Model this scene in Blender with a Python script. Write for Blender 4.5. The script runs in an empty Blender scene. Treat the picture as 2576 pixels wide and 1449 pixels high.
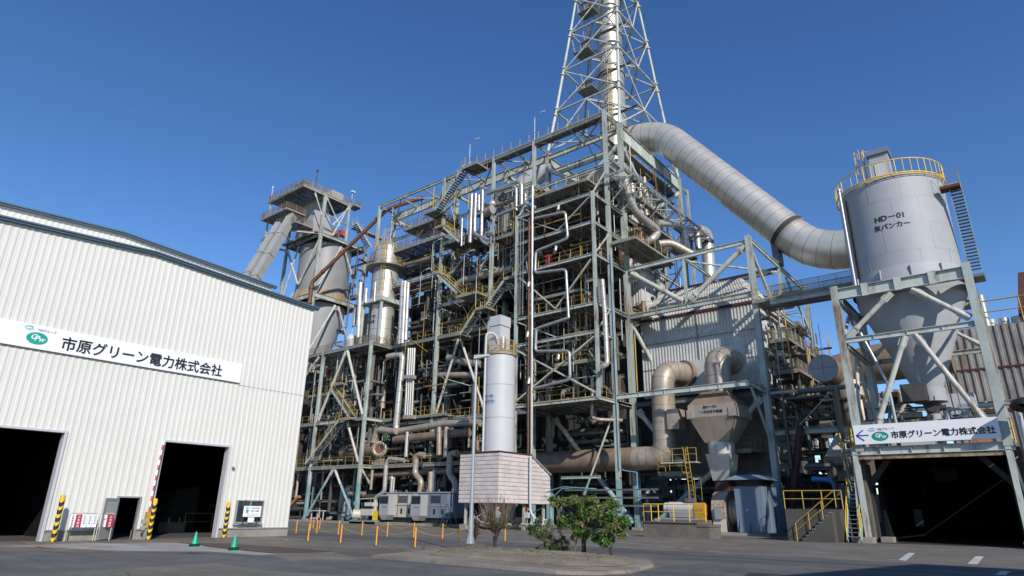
import bpy, math, random
import numpy as np
from mathutils import Vector, Matrix
R_ = math.radians
random.seed(7)
scene = bpy.context.scene
# ------------------------------------------------------------------ camera
FPX, TILT, ROLL, YAW, EYE = 1600.0, R_(19.32), R_(.85), R_(38.95), 1.6
ct, st = math.cos(TILT), math.sin(TILT)
FW = Vector((math.cos(YAW)*ct, math.sin(YAW)*ct, st)); RT = Vector((math.sin(YAW), -math.cos(YAW), 0)); UP = RT.cross(FW)
R2 = RT*math.cos(ROLL)+UP*math.sin(ROLL); U2 = -RT*math.sin(ROLL)+UP*math.cos(ROLL)
cam = bpy.data.cameras.new('camera'); co = bpy.data.objects.new('camera', cam); scene.collection.objects.link(co)
cam.sensor_width = 36; cam.lens = 36*FPX/2576; cam.clip_end = 5000; cam.clip_start = .1
m = Matrix((R2, U2, -FW)).transposed().to_4x4(); m.translation = (0, 0, EYE); co.matrix_world = m
scene.camera = co
# ------------------------------------------------------------------ light
SAZ = Vector((-.52, -.85)).normalized(); SEL = R_(31)
sund = Vector((SAZ.x*math.cos(SEL), SAZ.y*math.cos(SEL), math.sin(SEL)))
w = bpy.data.worlds.new('World'); scene.world = w; w.use_nodes = True
nt = w.node_tree; bg = nt.nodes['Background']; sky = nt.nodes.new('ShaderNodeTexSky')
sky.sky_type = 'NISHITA'; sky.sun_disc = False; sky.sun_elevation = SEL
sky.sun_rotation = math.atan2(sund.x, sund.y); sky.air_density = .8; sky.dust_density = 0; sky.ozone_density = 2.2; sky.altitude = 0
hs = nt.nodes.new('ShaderNodeHueSaturation'); hs.inputs['Saturation'].default_value = 1.22; hs.inputs['Hue'].default_value = .506; hs.inputs['Value'].default_value = 1.42; nt.links.new(sky.outputs[0], hs.inputs['Color']); nt.links.new(hs.outputs[0], bg.inputs[0]); bg.inputs[1].default_value = .115
sl = bpy.data.lights.new('sun', 'SUN'); sl.energy = 4.75; sl.angle = R_(.5); sl.color = (1, .93, .83)
so = bpy.data.objects.new('sun', sl); scene.collection.objects.link(so); so.rotation_euler = sund.to_track_quat('Z', 'Y').to_euler()
vs = scene.view_settings; scene.display_settings.display_device = 'sRGB'
vs.view_transform = 'Standard'; vs.look = 'None'; vs.exposure = 0; vs.gamma = 1; vs.use_curve_mapping = False
scene.cycles.max_bounces = 5; scene.cycles.diffuse_bounces = 2; scene.cycles.glossy_bounces = 3; scene.cycles.transparent_max_bounces = 16
# ------------------------------------------------------------------ helpers
col = scene.collection
V = Vector
CR = dict(c1=(0,700,2.07),c2=(0,1400,1.907),c3=(880,600,2.07),c4=(1050,1250,1.705),c5=(1400,500,2.07),c6=(1600,1150,1.435),c7=(1900,400,1.811),c8=(1950,0,2.415),
 r1=(2250,800,1.811),r2=(2200,1500,2.195),r3=(2900,500,2.415),r4=(2900,1000,2.229),r5=(2900,1500,2.196),r6=(2300,400,2.07),w1=(2250,375,.910),z1=(1100,1850,3.68),z2=(1750,1800,3.68),z3=(500,1800,4.025))
def at(c, x, y, X=None, Y=None, Z=None):
    "measured point of the photograph -> real point on the given wall, frame or ground plane"
    ox, oy, s = CR[c]; k = 2576/3840; u = (ox+x/s)*k; v = (oy+y/s)*k
    d = FW+R2*((u-1288)/FPX)+U2*((724.5-v)/FPX)
    if X is not None: t = X/d.x
    elif Y is not None: t = Y/d.y
    else: t = (Z-EYE)/d.z
    return V((0, 0, EYE))+d*t
def ats(c, pts, **k): return [at(c, x, y, **k) for x, y in pts]

SPLIT = {'plinth','flashing','haunch','joint_bands','ribs','stiffeners','flange_rib','joint_strips','latches','lifting_eye','side_post','weld_seams','stiffener_rings','joint_flange','duct_flange','clamp','gutter','nosing','panel_joints','lap_joint','cross_bracing','joints_','bolts','casing_box','rim','cap_joint','roof_trim','seam_bands'}
class MB:
    def __init__(s): s.v = []; s.f = []; s.sm = []
    def add(s, vs, fs, sm=False):
        o = len(s.v); s.v += [tuple(q) for q in vs]; s.f += [tuple(i+o for i in f) for f in fs]; s.sm += [sm]*len(fs); return s
    def box(s, x0, x1, y0, y1, z0, z1):
        vs = [(x, y, z) for x in (x0, x1) for y in (y0, y1) for z in (z0, z1)]
        return s.add(vs, [(0,1,3,2),(4,6,7,5),(0,4,5,1),(2,3,7,6),(0,2,6,4),(1,5,7,3)])
    def hexa(s, lo, hi):
        return s.add(list(lo)+list(hi), [(3,2,1,0),(4,5,6,7),(0,1,5,4),(1,2,6,5),(2,3,7,6),(3,0,4,7)])
    def ob(s, a, b, w, h, up=(0,0,1), off=(0,0)):
        a = V(a); b = V(b); d = b-a
        if d.length < 1e-6: return s
        d.normalize(); up = V(up)
        if abs(d.dot(up)) > .98: up = V((1, 0, 0))
        x = d.cross(up).normalized(); y = x.cross(d)
        a = a+x*off[0]+y*off[1]; b = b+x*off[0]+y*off[1]
        q = [(-w/2,-h/2),(w/2,-h/2),(w/2,h/2),(-w/2,h/2)]
        return s.hexa([a+x*i+y*j for i, j in q], [b+x*i+y*j for i, j in q])
    def ib(s, a, b, w=.3, h=.5, t=.04, up=(0,0,1), stiff=0):
        s.ob(a, b, w, t, up, (0, h/2-t/2)); s.ob(a, b, w, t, up, (0, -h/2+t/2)); s.ob(a, b, t*.7, h-2*t, up)
        if stiff:
            a = V(a); b = V(b); L = (b-a).length; n = int(L/stiff); d = (b-a).normalized()
            for i in range(1, n):
                p = a+(b-a)*(i/n); s.ob(p-d*.012, p+d*.012, w*.9, h-2*t, up)
        return s
    def cyl(s, a, b, r1, r2=None, n=12, cap=True, sm=True):
        r2 = r1 if r2 is None else r2; a = V(a); b = V(b); d = (b-a).normalized()
        u = V((0,0,1)) if abs(d.z) < .9 else V((1,0,0)); x = d.cross(u).normalized(); y = x.cross(d)
        A = [a+(x*math.cos(6.28318*i/n)+y*math.sin(6.28318*i/n))*r1 for i in range(n)]
        B = [b+(x*math.cos(6.28318*i/n)+y*math.sin(6.28318*i/n))*r2 for i in range(n)]
        s.add(A+B, [((i+1)%n, i, n+i, n+(i+1)%n) for i in range(n)], sm)
        if cap: s.add(A, [tuple(range(n))]); s.add(B, [tuple(range(n-1, -1, -1))])
        return s
    def tube(s, pts, r, n=10, bend=None, cap=True, seg=5):
        pts = [V(p) for p in pts]; bend = r*1.6 if bend is None else bend
        out = [pts[0]]
        for i in range(1, len(pts)-1):
            a, b, c = pts[i-1:i+2]; d1 = (a-b); d2 = (c-b); k = min(bend, d1.length*.48, d2.length*.48)
            p1 = b+d1.normalized()*k; p2 = b+d2.normalized()*k
            for j in range(seg+1):
                t = j/seg; out.append(p1*(1-t)**2+b*2*t*(1-t)+p2*t*t)
        out.append(pts[-1])
        o2 = [out[0]]
        for p in out[1:]:
            if (p-o2[-1]).length > 1e-4: o2.append(p)
        out = o2
        T = [(out[min(i+1, len(out)-1)]-out[max(i-1, 0)]).normalized() for i in range(len(out))]
        x = T[0].orthogonal().normalized(); rings = []
        for p, t in zip(out, T):
            x = (x-t*x.dot(t)).normalized(); y = t.cross(x)
            rings.append([p+(x*math.cos(6.28318*i/n)+y*math.sin(6.28318*i/n))*r for i in range(n)])
        vs = [q for rg in rings for q in rg]; fs = []
        for k in range(len(rings)-1):
            for i in range(n): fs.append((k*n+i, k*n+(i+1)%n, (k+1)*n+(i+1)%n, (k+1)*n+i))
        s.add(vs, fs, True)
        if cap: s.add(rings[0], [tuple(range(n-1, -1, -1))]); s.add(rings[-1], [tuple(range(n))])
        s.path = out
        return s
    def lathe(s, c, prof, n=32, sm=True, axis=None):
        vs = []; fs = []; c = V(c)
        if axis is None: X, Y, Z = V((1,0,0)), V((0,1,0)), V((0,0,1))
        else: Z = V(axis).normalized(); X = Z.orthogonal().normalized(); Y = Z.cross(X)
        for r, z in prof:
            for i in range(n): a = 6.283185*i/n; vs.append(c+X*(r*math.cos(a))+Y*(r*math.sin(a))+Z*z)
        for k in range(len(prof)-1):
            for i in range(n): fs.append((k*n+i, k*n+(i+1)%n, (k+1)*n+(i+1)%n, (k+1)*n+i))
        return s.add(vs, fs, sm)
    def rings(s, path, r, step, w=.05, n=20):
        "raised seam bands round a duct"
        d = 0; nxt = step*.5; path = [V(p) for p in path]
        for a, b in zip(path, path[1:]):
            L = (b-a).length
            while nxt <= d+L and L > 1e-6:
                p = a+(b-a)*((nxt-d)/L); t = (b-a).normalized(); s.cyl(p-t*w/2, p+t*w/2, r, n=n); nxt += step
            d += L
        return s
    def rail(s, pts, h=1.1, r=.023, step=1.5, toe=True):
        pts = [V(p) for p in pts]
        for a, b in zip(pts, pts[1:]):
            z = V((0,0,1)); n = max(1, round((b-a).length/step))
            for i in range(n+1): p = a+(b-a)*(i/n); s.cyl(p, p+z*h, r, n=4, cap=False, sm=False)
            s.cyl(a+z*h, b+z*h, r, n=4, sm=False); s.cyl(a+z*h*.55, b+z*h*.55, r*.8, n=4, sm=False)
            if toe: s.ob(a+z*.05, b+z*.05, .01, .07)
        return s
    def corr(s, a, b, z0, z1, pitch=.3, dep=.05, out=None, ztop=None):
        "corrugated sheet wall from a to b (xy), z0..z1; ztop: function of distance"
        a = V((a[0], a[1], 0)); b = V((b[0], b[1], 0)); L = (b-a).length; d = (b-a)/L
        nrm = V((d.y, -d.x, 0)) if out is None else V((out[0], out[1], 0)); n = max(1, int(round(L/pitch))); p = L/n
        prof = []
        for i in range(n):
            prof += [(i*p, 0), (i*p+p*.5, 0), (i*p+p*.6, dep), (i*p+p*.9, dep)]
        prof.append((L, 0))
        vs = []
        for t, o in prof:
            q = a+d*t+nrm*o; zt = ztop(t) if ztop else z1
            vs += [(q.x, q.y, z0), (q.x, q.y, zt)]
        return s.add(vs, [(2*i, 2*i+2, 2*i+3, 2*i+1) for i in range(len(prof)-1)])
    def bb(s):
        q = np.array(s.v); return float(np.linalg.norm(q.max(0)-q.min(0)))
    def build(s, name, mat, parent=None, label=None, kind=None):
        if not s.v: return None
        if name in SPLIT and kind is None:
            par = list(range(len(s.v)))
            def fd(i):
                while par[i] != i: par[i] = par[par[i]]; i = par[i]
                return i
            for f in s.f:
                for i in f[1:]: par[fd(i)] = fd(f[0])
            cs = {}
            for f, q in zip(s.f, s.sm): cs.setdefault(fd(f[0]), []).append((f, q))
            if 1 < len(cs) <= 40:
                o = None
                for l in cs.values():
                    ids = sorted({i for f, _ in l for i in f}); mp = {i: k for k, i in enumerate(ids)}; m2 = MB(); m2.v = [s.v[i] for i in ids]; m2.f = [tuple(mp[i] for i in f) for f, _ in l]; m2.sm = [q for _, q in l]
                    o = m2._build(name, mat, parent, label, kind)
                return o
        return s._build(name, mat, parent, label, kind)
    def _build(s, name, mat, parent=None, label=None, kind=None):
        off = V((0,0,0))
        if parent is not None:
            off = V(parent['_o']) if '_o' in parent else V((0,0,0))
        me = bpy.data.meshes.new(name); me.from_pydata([(x-off.x, y-off.y, z-off.z) for x, y, z in s.v], [], s.f)
        me.polygons.foreach_set('use_smooth', s.sm); me.materials.append(mat); me.update()
        o = bpy.data.objects.new(name, me); col.objects.link(o)
        if parent is not None:
            o.parent = parent; o['_o'] = list(off)
        if label: o['label'] = label
        if kind: o['kind'] = kind
        return o
def thing(name, label, cat, loc=(0,0,0), group=None):
    o = bpy.data.objects.new(name, None); col.objects.link(o); o.location = loc; o.empty_display_size = .3
    o['label'] = label; o['category'] = cat; o['_o'] = list(loc)
    if group: o['group'] = group
    return o
def tag(o, label, cat, group=None):
    o['label'] = label; o['category'] = cat
    if group: o['group'] = group
    return o
def struct(o): o['kind'] = 'structure'; return o
def copy_tree(o, loc, label, parent=None):
    c = o.copy(); col.objects.link(c)
    if parent is None: c.location = loc; c['label'] = label
    else: c.parent = parent
    for ch in list(o.children): copy_tree(ch, None, None, c)
    return c
# ------------------------------------------------------------------ materials
def mat(name, base, rough=.55, metal=0., rust=0., rustc=(.16,.065,.03), var=.25, vscale=.6, streak=True, low=None, bump=0., spec=.5, rscale=1.):
    m = bpy.data.materials.new(name); m.use_nodes = True; n = m.node_tree; N = n.nodes; Lk = n.links.new
    b = N['Principled BSDF']; b.inputs['Roughness'].default_value = rough; b.inputs['Metallic'].default_value = metal
    b.inputs['Specular IOR Level'].default_value = spec
    geo = N.new('ShaderNodeNewGeometry')
    def noise(sc, det=4, vec=None, ro=.6):
        q = N.new('ShaderNodeTexNoise'); q.inputs['Scale'].default_value = sc; q.inputs['Detail'].default_value = det; q.inputs['Roughness'].default_value = ro
        Lk(vec or geo.outputs['Position'], q.inputs['Vector']); return q
    def mix(f, a, c, typ='MIX'):
        q = N.new('ShaderNodeMix'); q.data_type = 'RGBA'; q.blend_type = typ
        for s_, v in ((0, f), (6, a), (7, c)):
            if hasattr(v, 'node'): Lk(v, q.inputs[s_])
            elif isinstance(v, (int, float)): q.inputs[s_].default_value = v
            else: q.inputs[s_].default_value = (*v, 1)
        return q.outputs[2]
    def ramp(v, a, c):
        q = N.new('ShaderNodeMapRange'); q.inputs[1].default_value = a; q.inputs[2].default_value = c; Lk(v, q.inputs[0]); return q.outputs[0]
    c = base
    if low:
        sp = N.new('ShaderNodeSeparateXYZ'); Lk(geo.outputs['Position'], sp.inputs[0])
        c = mix(ramp(sp.outputs[2], low[1]-.02, low[1]+.02), low[0], c)
    dark = mix(1., c, tuple([1-var]*3), 'MULTIPLY')
    c = mix(ramp(noise(vscale).outputs[0], .35, .7), c, dark)
    c = mix(ramp(noise(vscale*9, 3).outputs[0], .3, .8), c, mix(1., c, (1-var*.5,)*3, 'MULTIPLY'))
    if rust:
        mp = N.new('ShaderNodeMapping'); mp.inputs['Scale'].default_value = (1.6*rscale, 1.6*rscale, (.22 if streak else 1.6)*rscale); Lk(geo.outputs['Position'], mp.inputs[0])
        f = ramp(noise(1., 8, mp.outputs[0], .72).outputs[0], .72-rust*.3, .80-rust*.2)
        c = mix(f, c, rustc)
    Lk(c, b.inputs['Base Color'])
    if bump:
        bp = N.new('ShaderNodeBump'); bp.inputs['Strength'].default_value = bump; bp.inputs['Distance'].default_value = .02
        Lk(noise(9, 6).outputs[0], bp.inputs['Height']); Lk(bp.outputs[0], b.inputs['Normal'])
    return m
def seethru(name, base, alpha, scale=18., rough=.6):
    m = mat(name, base, rough, var=.3); n = m.node_tree; N = n.nodes
    tr = N.new('ShaderNodeBsdfTransparent'); mx = N.new('ShaderNodeMixShader'); ck = N.new('ShaderNodeTexChecker')
    ck.inputs['Scale'].default_value = scale; ck.inputs[1].default_value = (1,1,1,1); ck.inputs[2].default_value = (0,0,0,1)
    g = N.new('ShaderNodeNewGeometry'); n.links.new(g.outputs['Position'], ck.inputs[0])
    mr = N.new('ShaderNodeMapRange'); mr.inputs[3].default_value = max(0, alpha*2-1); mr.inputs[4].default_value = min(1, alpha*2); n.links.new(ck.outputs[1], mr.inputs[0])
    n.links.new(mr.outputs[0], mx.inputs[0]); n.links.new(tr.outputs[0], mx.inputs[1]); n.links.new(N['Principled BSDF'].outputs[0], mx.inputs[2])
    n.links.new(mx.outputs[0], N['Material Output'].inputs[0]); return m
M = {}
M['steel'] = mat('green_steel', (.45,.50,.455), .5, rust=.62, var=.28, low=((.27,.44,.46), 4.6))
M['steel_hi'] = mat('pale_steel', (.50,.545,.50), .5, rust=.6, var=.2)
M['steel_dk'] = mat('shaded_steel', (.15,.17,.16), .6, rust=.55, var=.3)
M['brace'] = mat('brace_paint', (.53,.53,.47), .5, rust=.6, var=.2, low=((.27,.41,.42), 4.6))
M['yellow'] = mat('yellow_paint', (.52,.34,.05), .5, rust=.55, var=.25, rscale=2)
M['yellow_new'] = mat('bright_yellow_paint', (.80,.50,.02), .4, var=.1)
M['orange'] = mat('orange_paint', (.85,.36,.03), .45, var=.1)
M['grating'] = seethru('grating', (.20,.185,.165), .74, 6.)
M['mesh'] = seethru('wire_mesh', (.20,.17,.16), .26, 9.)
M['joist'] = mat('joist', (.24,.265,.25), .6, rust=.7, var=.3)
M['alu'] = mat('aluminium_lagging', (.60,.57,.52), .40, .5, rust=.3, rustc=(.34,.24,.16), var=.2, vscale=.5)
M['alu_grey'] = mat('grey_lagging', (.47,.465,.45), .38, .55, rust=.3, rustc=(.28,.2,.13), var=.25, vscale=.8)
M['alu_dull'] = mat('dull_lagging', (.46,.39,.32), .45, .3, rust=.55, rustc=(.27,.16,.09), var=.3, vscale=.5)
M['alu_brown'] = mat('brown_stained_lagging', (.33,.235,.17), .5, .2, rust=.5, rustc=(.18,.10,.06), var=.4, vscale=.5)
M['seam'] = mat('lagging_seam', (.20,.18,.16), .5, .3)
M['pipe_dk'] = mat('dark_pipe', (.10,.09,.08), .55, .3, rust=.5, var=.35)
M['rustpipe'] = mat('rusty_copper_brown', (.20,.085,.045), .55, .2, rust=.4, var=.4)
M['silo'] = mat('grey_silo_paint', (.35,.362,.385), .6, rust=.05, rustc=(.25,.22,.19), var=.10, vscale=.35)
M['silo2'] = mat('weathered_silo_paint', (.29,.295,.30), .5, rust=.30, rustc=(.26,.16,.09), var=.25, vscale=.3)
M['white'] = mat('white_paint', (.50,.51,.53), .45, rust=.16, rustc=(.35,.2,.1), var=.08)
M['wall'] = mat('white_sheet', (.655,.645,.60), .5, rust=.30, rustc=(.56,.545,.50), var=.07, vscale=.12)
M['trim'] = mat('blue_grey_trim', (.095,.145,.20), .4, var=.15)
M['clad'] = mat('pink_white_cladding', (.66,.60,.58), .5, rust=.22, rustc=(.18,.12,.09), var=.22, vscale=.8)
M['cladseam'] = mat('cladding_joint', (.30,.25,.23), .7)
M['sheet'] = mat('grey_corrugated', (.54,.54,.53), .45, .1, rust=.30, rustc=(.28,.21,.14), var=.22, vscale=.4)
M['sheet_dk'] = mat('dark_corrugated', (.20,.19,.18), .6, .1, rust=.6, var=.35)
M['casing'] = mat('dark_casing', (.055,.055,.055), .7, rust=.5, rustc=(.12,.07,.04), var=.4)  # colour darkened to carry the shade in gaps between the members
M['black'] = mat('dark_interior', (.014,.014,.015), .95, spec=.1)  # near-black, so the deep shade of the interiors sits in the colour
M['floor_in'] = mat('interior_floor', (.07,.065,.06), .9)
M['concrete'] = mat('concrete', (.32,.29,.25), .9, rust=.35, rustc=(.16,.14,.12), var=.3, vscale=1.2, bump=.3)
M['concrete_dk'] = mat('stained_concrete', (.16,.145,.125), .9, rust=.5, rustc=(.09,.085,.08), var=.35, vscale=1.2, bump=.3)
M['shade_conc'] = mat('shade_dark_concrete', (.085,.08,.075), .9, rust=.4, rustc=(.04,.04,.04), var=.35, bump=.3)  # shade over the stair block put into its concrete colour
M['weld'] = mat('weld', (.40,.41,.43), .55)
M['cabinet'] = mat('cabinet_paint', (.52,.54,.56), .4, rust=.1, var=.1)
M['bluegrey'] = mat('blue_grey_paint', (.17,.22,.285), .45, rust=.12, var=.12)
M['beige'] = mat('cream_paint', (.55,.52,.44), .5, rust=.3, var=.15)
M['galv'] = mat('galvanised', (.44,.46,.48), .4, .5, var=.15)
M['lamp'] = mat('lamp_head', (.55,.56,.56), .4, var=.05)
M['signwhite'] = mat('sign_white', (.80,.80,.82), .35, var=.03)
M['ink'] = mat('sign_black', (.012,.012,.016), .5)
M['ink_grey'] = mat('faded_grey_ink', (.34,.36,.37), .5)
M['ink_blue'] = mat('sign_blue', (.03,.04,.45), .5)
M['logo'] = mat('sign_teal', (.0,.36,.28), .45)
M['logo_lt'] = mat('sign_light_teal', (.06,.48,.46), .45)
M['red'] = mat('red_paint', (.45,.02,.04), .45, var=.1)
M['redor'] = mat('orange_red_paint', (.80,.10,.03), .45)
M['rustred'] = mat('rust_red_sheet', (.10,.03,.028), .7, var=.3)
M['cone'] = mat('cone_green', (.0,.42,.24), .4)
M['rubber'] = mat('black_rubber', (.012,.012,.012), .7)
M['blue'] = mat('blue_pipe', (.06,.25,.60), .4)
M['blue_pale'] = mat('pale_blue_pipe', (.20,.40,.60), .4)
M['teal'] = mat('teal_hose', (.12,.30,.30), .4)
M['glass'] = mat('window_glass', (.03,.04,.04), .08, var=.05)
M['frost'] = mat('frosted_pane', (.40,.45,.42), .25)
M['stripe_blk'] = mat('stripe_black', (.015,.016,.02), .5)
def ground_mat(name, base, var, patch, fine=60.):
    m = mat(name, base, .92, rust=patch, rustc=tuple(c*.55 for c in base), var=var, vscale=.18, streak=False, bump=.25, spec=.25)
    n = m.node_tree; N = n.nodes; L = n.links; b = N['Principled BSDF']; src = b.inputs['Base Color'].links[0].from_socket; geo = N.new('ShaderNodeNewGeometry')
    def lay(sx, sy, sc, lo, hi, v0, v1, det=5):
        mp = N.new('ShaderNodeMapping'); mp.inputs['Scale'].default_value = (sx, sy, 1); L.new(geo.outputs['Position'], mp.inputs[0]); q = N.new('ShaderNodeTexNoise'); q.inputs['Scale'].default_value = sc; q.inputs['Detail'].default_value = det; q.inputs['Roughness'].default_value = .7; L.new(mp.outputs[0], q.inputs['Vector'])
        r = N.new('ShaderNodeMapRange'); r.inputs[1].default_value = lo; r.inputs[2].default_value = hi; r.inputs[3].default_value = v0; r.inputs[4].default_value = v1; L.new(q.outputs[0], r.inputs[0]); return r.outputs[0]
    for k, args in enumerate(((1.2,.08,1.,.38,.6,.80,1.1), (1,1,14.,.3,.7,.78,1.2), (.5,.5,1.,.45,.62,.86,1.08))):
        x = N.new('ShaderNodeVectorMath'); x.operation = 'SCALE'; L.new(src, x.inputs[0]); L.new(lay(*args), x.inputs['Scale']); src = x.outputs[0]
    # hairline cracks
    vo = N.new('ShaderNodeTexVoronoi'); vo.feature = 'DISTANCE_TO_EDGE'; vo.inputs['Scale'].default_value = .28; L.new(geo.outputs['Position'], vo.inputs['Vector'])
    r = N.new('ShaderNodeMapRange'); r.inputs[1].default_value = .0; r.inputs[2].default_value = .006; r.inputs[3].default_value = .6; L.new(vo.outputs['Distance'], r.inputs[0]); x = N.new('ShaderNodeVectorMath'); x.operation = 'SCALE'; L.new(src, x.inputs[0]); L.new(r.outputs[0], x.inputs['Scale'])
    L.new(x.outputs[0], b.inputs['Base Color'])
    return m
M['asphalt'] = ground_mat('asphalt_brown', (.20,.183,.16), .25, .15)
M['asphalt_dk'] = ground_mat('asphalt_dark', (.135,.137,.137), .22, .1)
M['asphalt_lt'] = ground_mat('asphalt_light', (.36,.345,.33), .2, .15)
M['apron'] = ground_mat('kerb_concrete', (.30,.265,.22), .2, .2)
M['gravel'] = ground_mat('gravel', (.30,.255,.195), .35, .5)
M['paintw'] = mat('road_white', (.55,.54,.5), .8, rust=.5, rustc=(.15,.14,.12), streak=False, rscale=3)
M['painto'] = mat('road_orange', (.45,.20,.06), .8, rust=.6, rustc=(.15,.12,.1), streak=False, rscale=3)
M['bark'] = mat('bark', (.055,.04,.03), .9, var=.4, vscale=4)
M['leaf1'] = mat('leaf_bright', (.10,.22,.025), .45, var=.4, vscale=3)
M['leaf2'] = mat('leaf_olive', (.17,.19,.05), .45, var=.4, vscale=3)
M['leaf3'] = mat('leaf_dark', (.04,.10,.02), .45, var=.4, vscale=3)
M['twig'] = mat('red_twig', (.20,.12,.085), .8, var=.3)
M['wood'] = mat('grey_timber', (.22,.13,.06), .8, var=.3)
# ------------------------------------------------------------------ text
def text(s, size, mt, parent, origin, xdir, ydir, name='lettering', depth=.01, align='LEFT', sx=1., bold=0., label=None):
    cu = bpy.data.curves.new('t', 'FONT'); cu.body = s; cu.size = size; cu.align_x = align; cu.extrude = depth; cu.offset = bold; cu.resolution_u = 3
    cu.offset = 0
    o = bpy.data.objects.new('t', cu); col.objects.link(o); bpy.context.view_layer.update()
    me = bpy.data.meshes.new_from_object(o.evaluated_get(bpy.context.evaluated_depsgraph_get())); bpy.data.objects.remove(o)
    X = V(xdir).normalized(); Y = V(ydir).normalized(); Z = X.cross(Y); O = V(origin)
    mb = MB()
    for k, (dx, dy) in enumerate(((0,0),) if not bold else ((0,0),(bold,0),(-bold,0),(0,bold),(0,-bold))):
        mb.add([O+X*(v.co.x*sx+dx)+Y*(v.co.y+dy)+Z*(v.co.z+k*.0007) for v in me.vertices], [tuple(p.vertices) for p in me.polygons])
    bpy.data.meshes.remove(me)
    return mb if parent is None else mb.build(name, mt, parent, label)
# ------------------------------------------------------------------ sheets on the ground
def sheet(pts, z, name, mt):
    mb = MB(); p = [(q[0], q[1], z) for q in pts]; mb.add(p, [tuple(range(len(p)))])
    o = mb.build(name, mt); n = o.data.polygons[0].normal
    if n.z < 0: o.data.flip_normals()
    return struct(o)
# ================================================================== GROUND
sheet([(-900,-900),(2500,-900),(2500,2500),(-900,2500)], 0, 'ground', M['asphalt'])
def g(c, *p): return [at(c, x, y, Z=0) for x, y in p]
near = g('c2',(0,1270))+g('z3',(0,1088),(1150,1082),(1750,1100),(2110,1135),(2415,1230))+g('z1',(250,900),(720,920),(1190,895))+[V((15.5,14)),V((15.4,10.5)),V((16.6,9.3)),V((20.2,10)),V((23,9.5)),V((25,-30)),V((-20,-30)),V((-20,45))]
sheet(near, .004, 'road', M['asphalt_dk'])
sheet(g('z3',(0,1330),(700,1290),(1250,1262),(1950,1372),(2400,1400))+g('z1',(900,1141))+[V((3,8)),V((0,9)),V((-4,20))], .008, 'road_patch', M['asphalt'])
sheet(g('c2',(0,1235),(640,1215),(1260,1215),(1420,1222))+g('z3',(1100,1010),(1560,1060),(2200,1120),(1850,1135),(1150,1082),(0,1078)), .006, 'road_patch', M['asphalt_lt'])
sheet([(22.6,60),(27.2,60),(28.6,26),(29.6,-30),(24.5,-30),(23.8,8),(22.6,20)], .004, 'road', M['asphalt_dk'])
sheet([(25.0,55),(25.5,55),(26.4,20),(27.6,-20),(26.9,-20),(25.8,20)], .008, 'road_seam', mat('tar_seam', (.07,.07,.07), .9))
sheet(g('z1',(450,770),(1550,765),(1470,850),(900,870),(620,830)), .009, 'road_patch', mat('asphalt_stain', (.115,.10,.09), .9, var=.3))
sheet(g('z3',(640,1110),(880,1090),(1140,1112),(900,1122)), .009, 'road_stain', mat('oil_stain', (.04,.038,.036), .8))
sheet(g('r2',(1340,1425),(1590,1435),(1480,1449),(1300,1449)), .012, 'manhole_cover', mat('manhole', (.05,.035,.025), .7))
def line(c, a, b, w_, mt, nm='road_marking'):
    p, q = g(c, a, b); d = (q-p).normalized(); n = V((-d.y, d.x, 0))*w_/2
    sheet([p-n, q-n, q+n, p+n], .014, nm, M[mt])
for a, b in (((1150,728),(1320,738)),((1430,745),(1590,751)),((1680,757),(1890,765)),((550,687),(640,694)),((2130,775),(2270,780))): line('z1', a, b, .12, 'paintw')
for a, b in (((765,852),(990,868)),((1290,800),(1640,830)),((2040,930),(2360,948)),((2060,862),(2560,900))): line('z2', a, b, .13, 'paintw')
for a, b, q in (((1008,1270),(1096,1273),.12),((1140,1262),(1060,1325),.28),((948,1316),(1060,1325),.14),((1700,1290),(1640,1355),.3),((1915,1412),(1870,1445),.25)): line('r5', a, b, q, 'paintw')
for a, b in (((1000,1245),(1110,1255)),((620,1210),(720,1217)),((790,1222),(850,1227))): line('r2', a, b, .18, 'paintw')
for a, b in (((330,862),(690,948)),((1090,856),(1450,945)),((1600,1050),(2415,1030)),((1960,990),(2415,1030))): line('z3', a, b, .10, 'painto')
line('c2', (130,1195), (290,1245), .12, 'painto'); line('c2', (250,1242), (410,1256), .12, 'painto')
line('z1', (0,600), (2576,640), .05, 'painto'); line('z3', (2285,905), (2345,912), .15, 'paintw')
# island
isl = [V((15.55,18.6)),V((15.5,14)),V((15.45,10.8)),V((16.0,9.9)),V((17.3,9.55)),V((19.8,10.1)),V((21.6,11.2)),V((22.1,12.6)),V((21.95,16)),V((21.6,19.2)),V((20.4,20.5)),V((19.2,19.6)),V((16.2,18.9))]
mb = MB(); n = len(isl)
mb.add([(p.x,p.y,0) for p in isl]+[(p.x,p.y,.09) for p in isl], [(i,(i+1)%n,n+(i+1)%n,n+i) for i in range(n)]+[tuple(range(n,2*n))])
struct(mb.build('traffic_island', M['apron']))
inn = [V((17.3,17.6)),V((17.0,14)),V((16.9,11.4)),V((17.9,10.4)),V((19.6,10.6)),V((21.2,11.6)),V((21.8,12.8)),V((21.6,16)),V((21.3,18.9)),V((20.2,19.6)),V((19.0,18.9))]
cx, cy = sum(p.x for p in inn)/len(inn), sum(p.y for p in inn)/len(inn); NR = 22; vs_, fs_ = [], []
fine = []
for i in range(len(inn)):
    a, b = inn[i], inn[(i+1)%len(inn)]
    for k in range(8): fine.append(a+(b-a)*k/8)
for r in range(NR+1):
    for k, p in enumerate(fine):
        t = r/NR; x = cx+(p.x-cx)*t; y = cy+(p.y-cy)*t; vs_.append((x+random.uniform(-.05,.05)*(t<.99), y+random.uniform(-.05,.05)*(t<.99), .10+.16*(1-t**2)**.7+random.uniform(0,.035)*(t<.99)))
nf = len(fine)
for r in range(NR):
    for k in range(nf): fs_.append((r*nf+k, r*nf+(k+1)%nf, (r+1)*nf+(k+1)%nf, (r+1)*nf+k))
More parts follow.
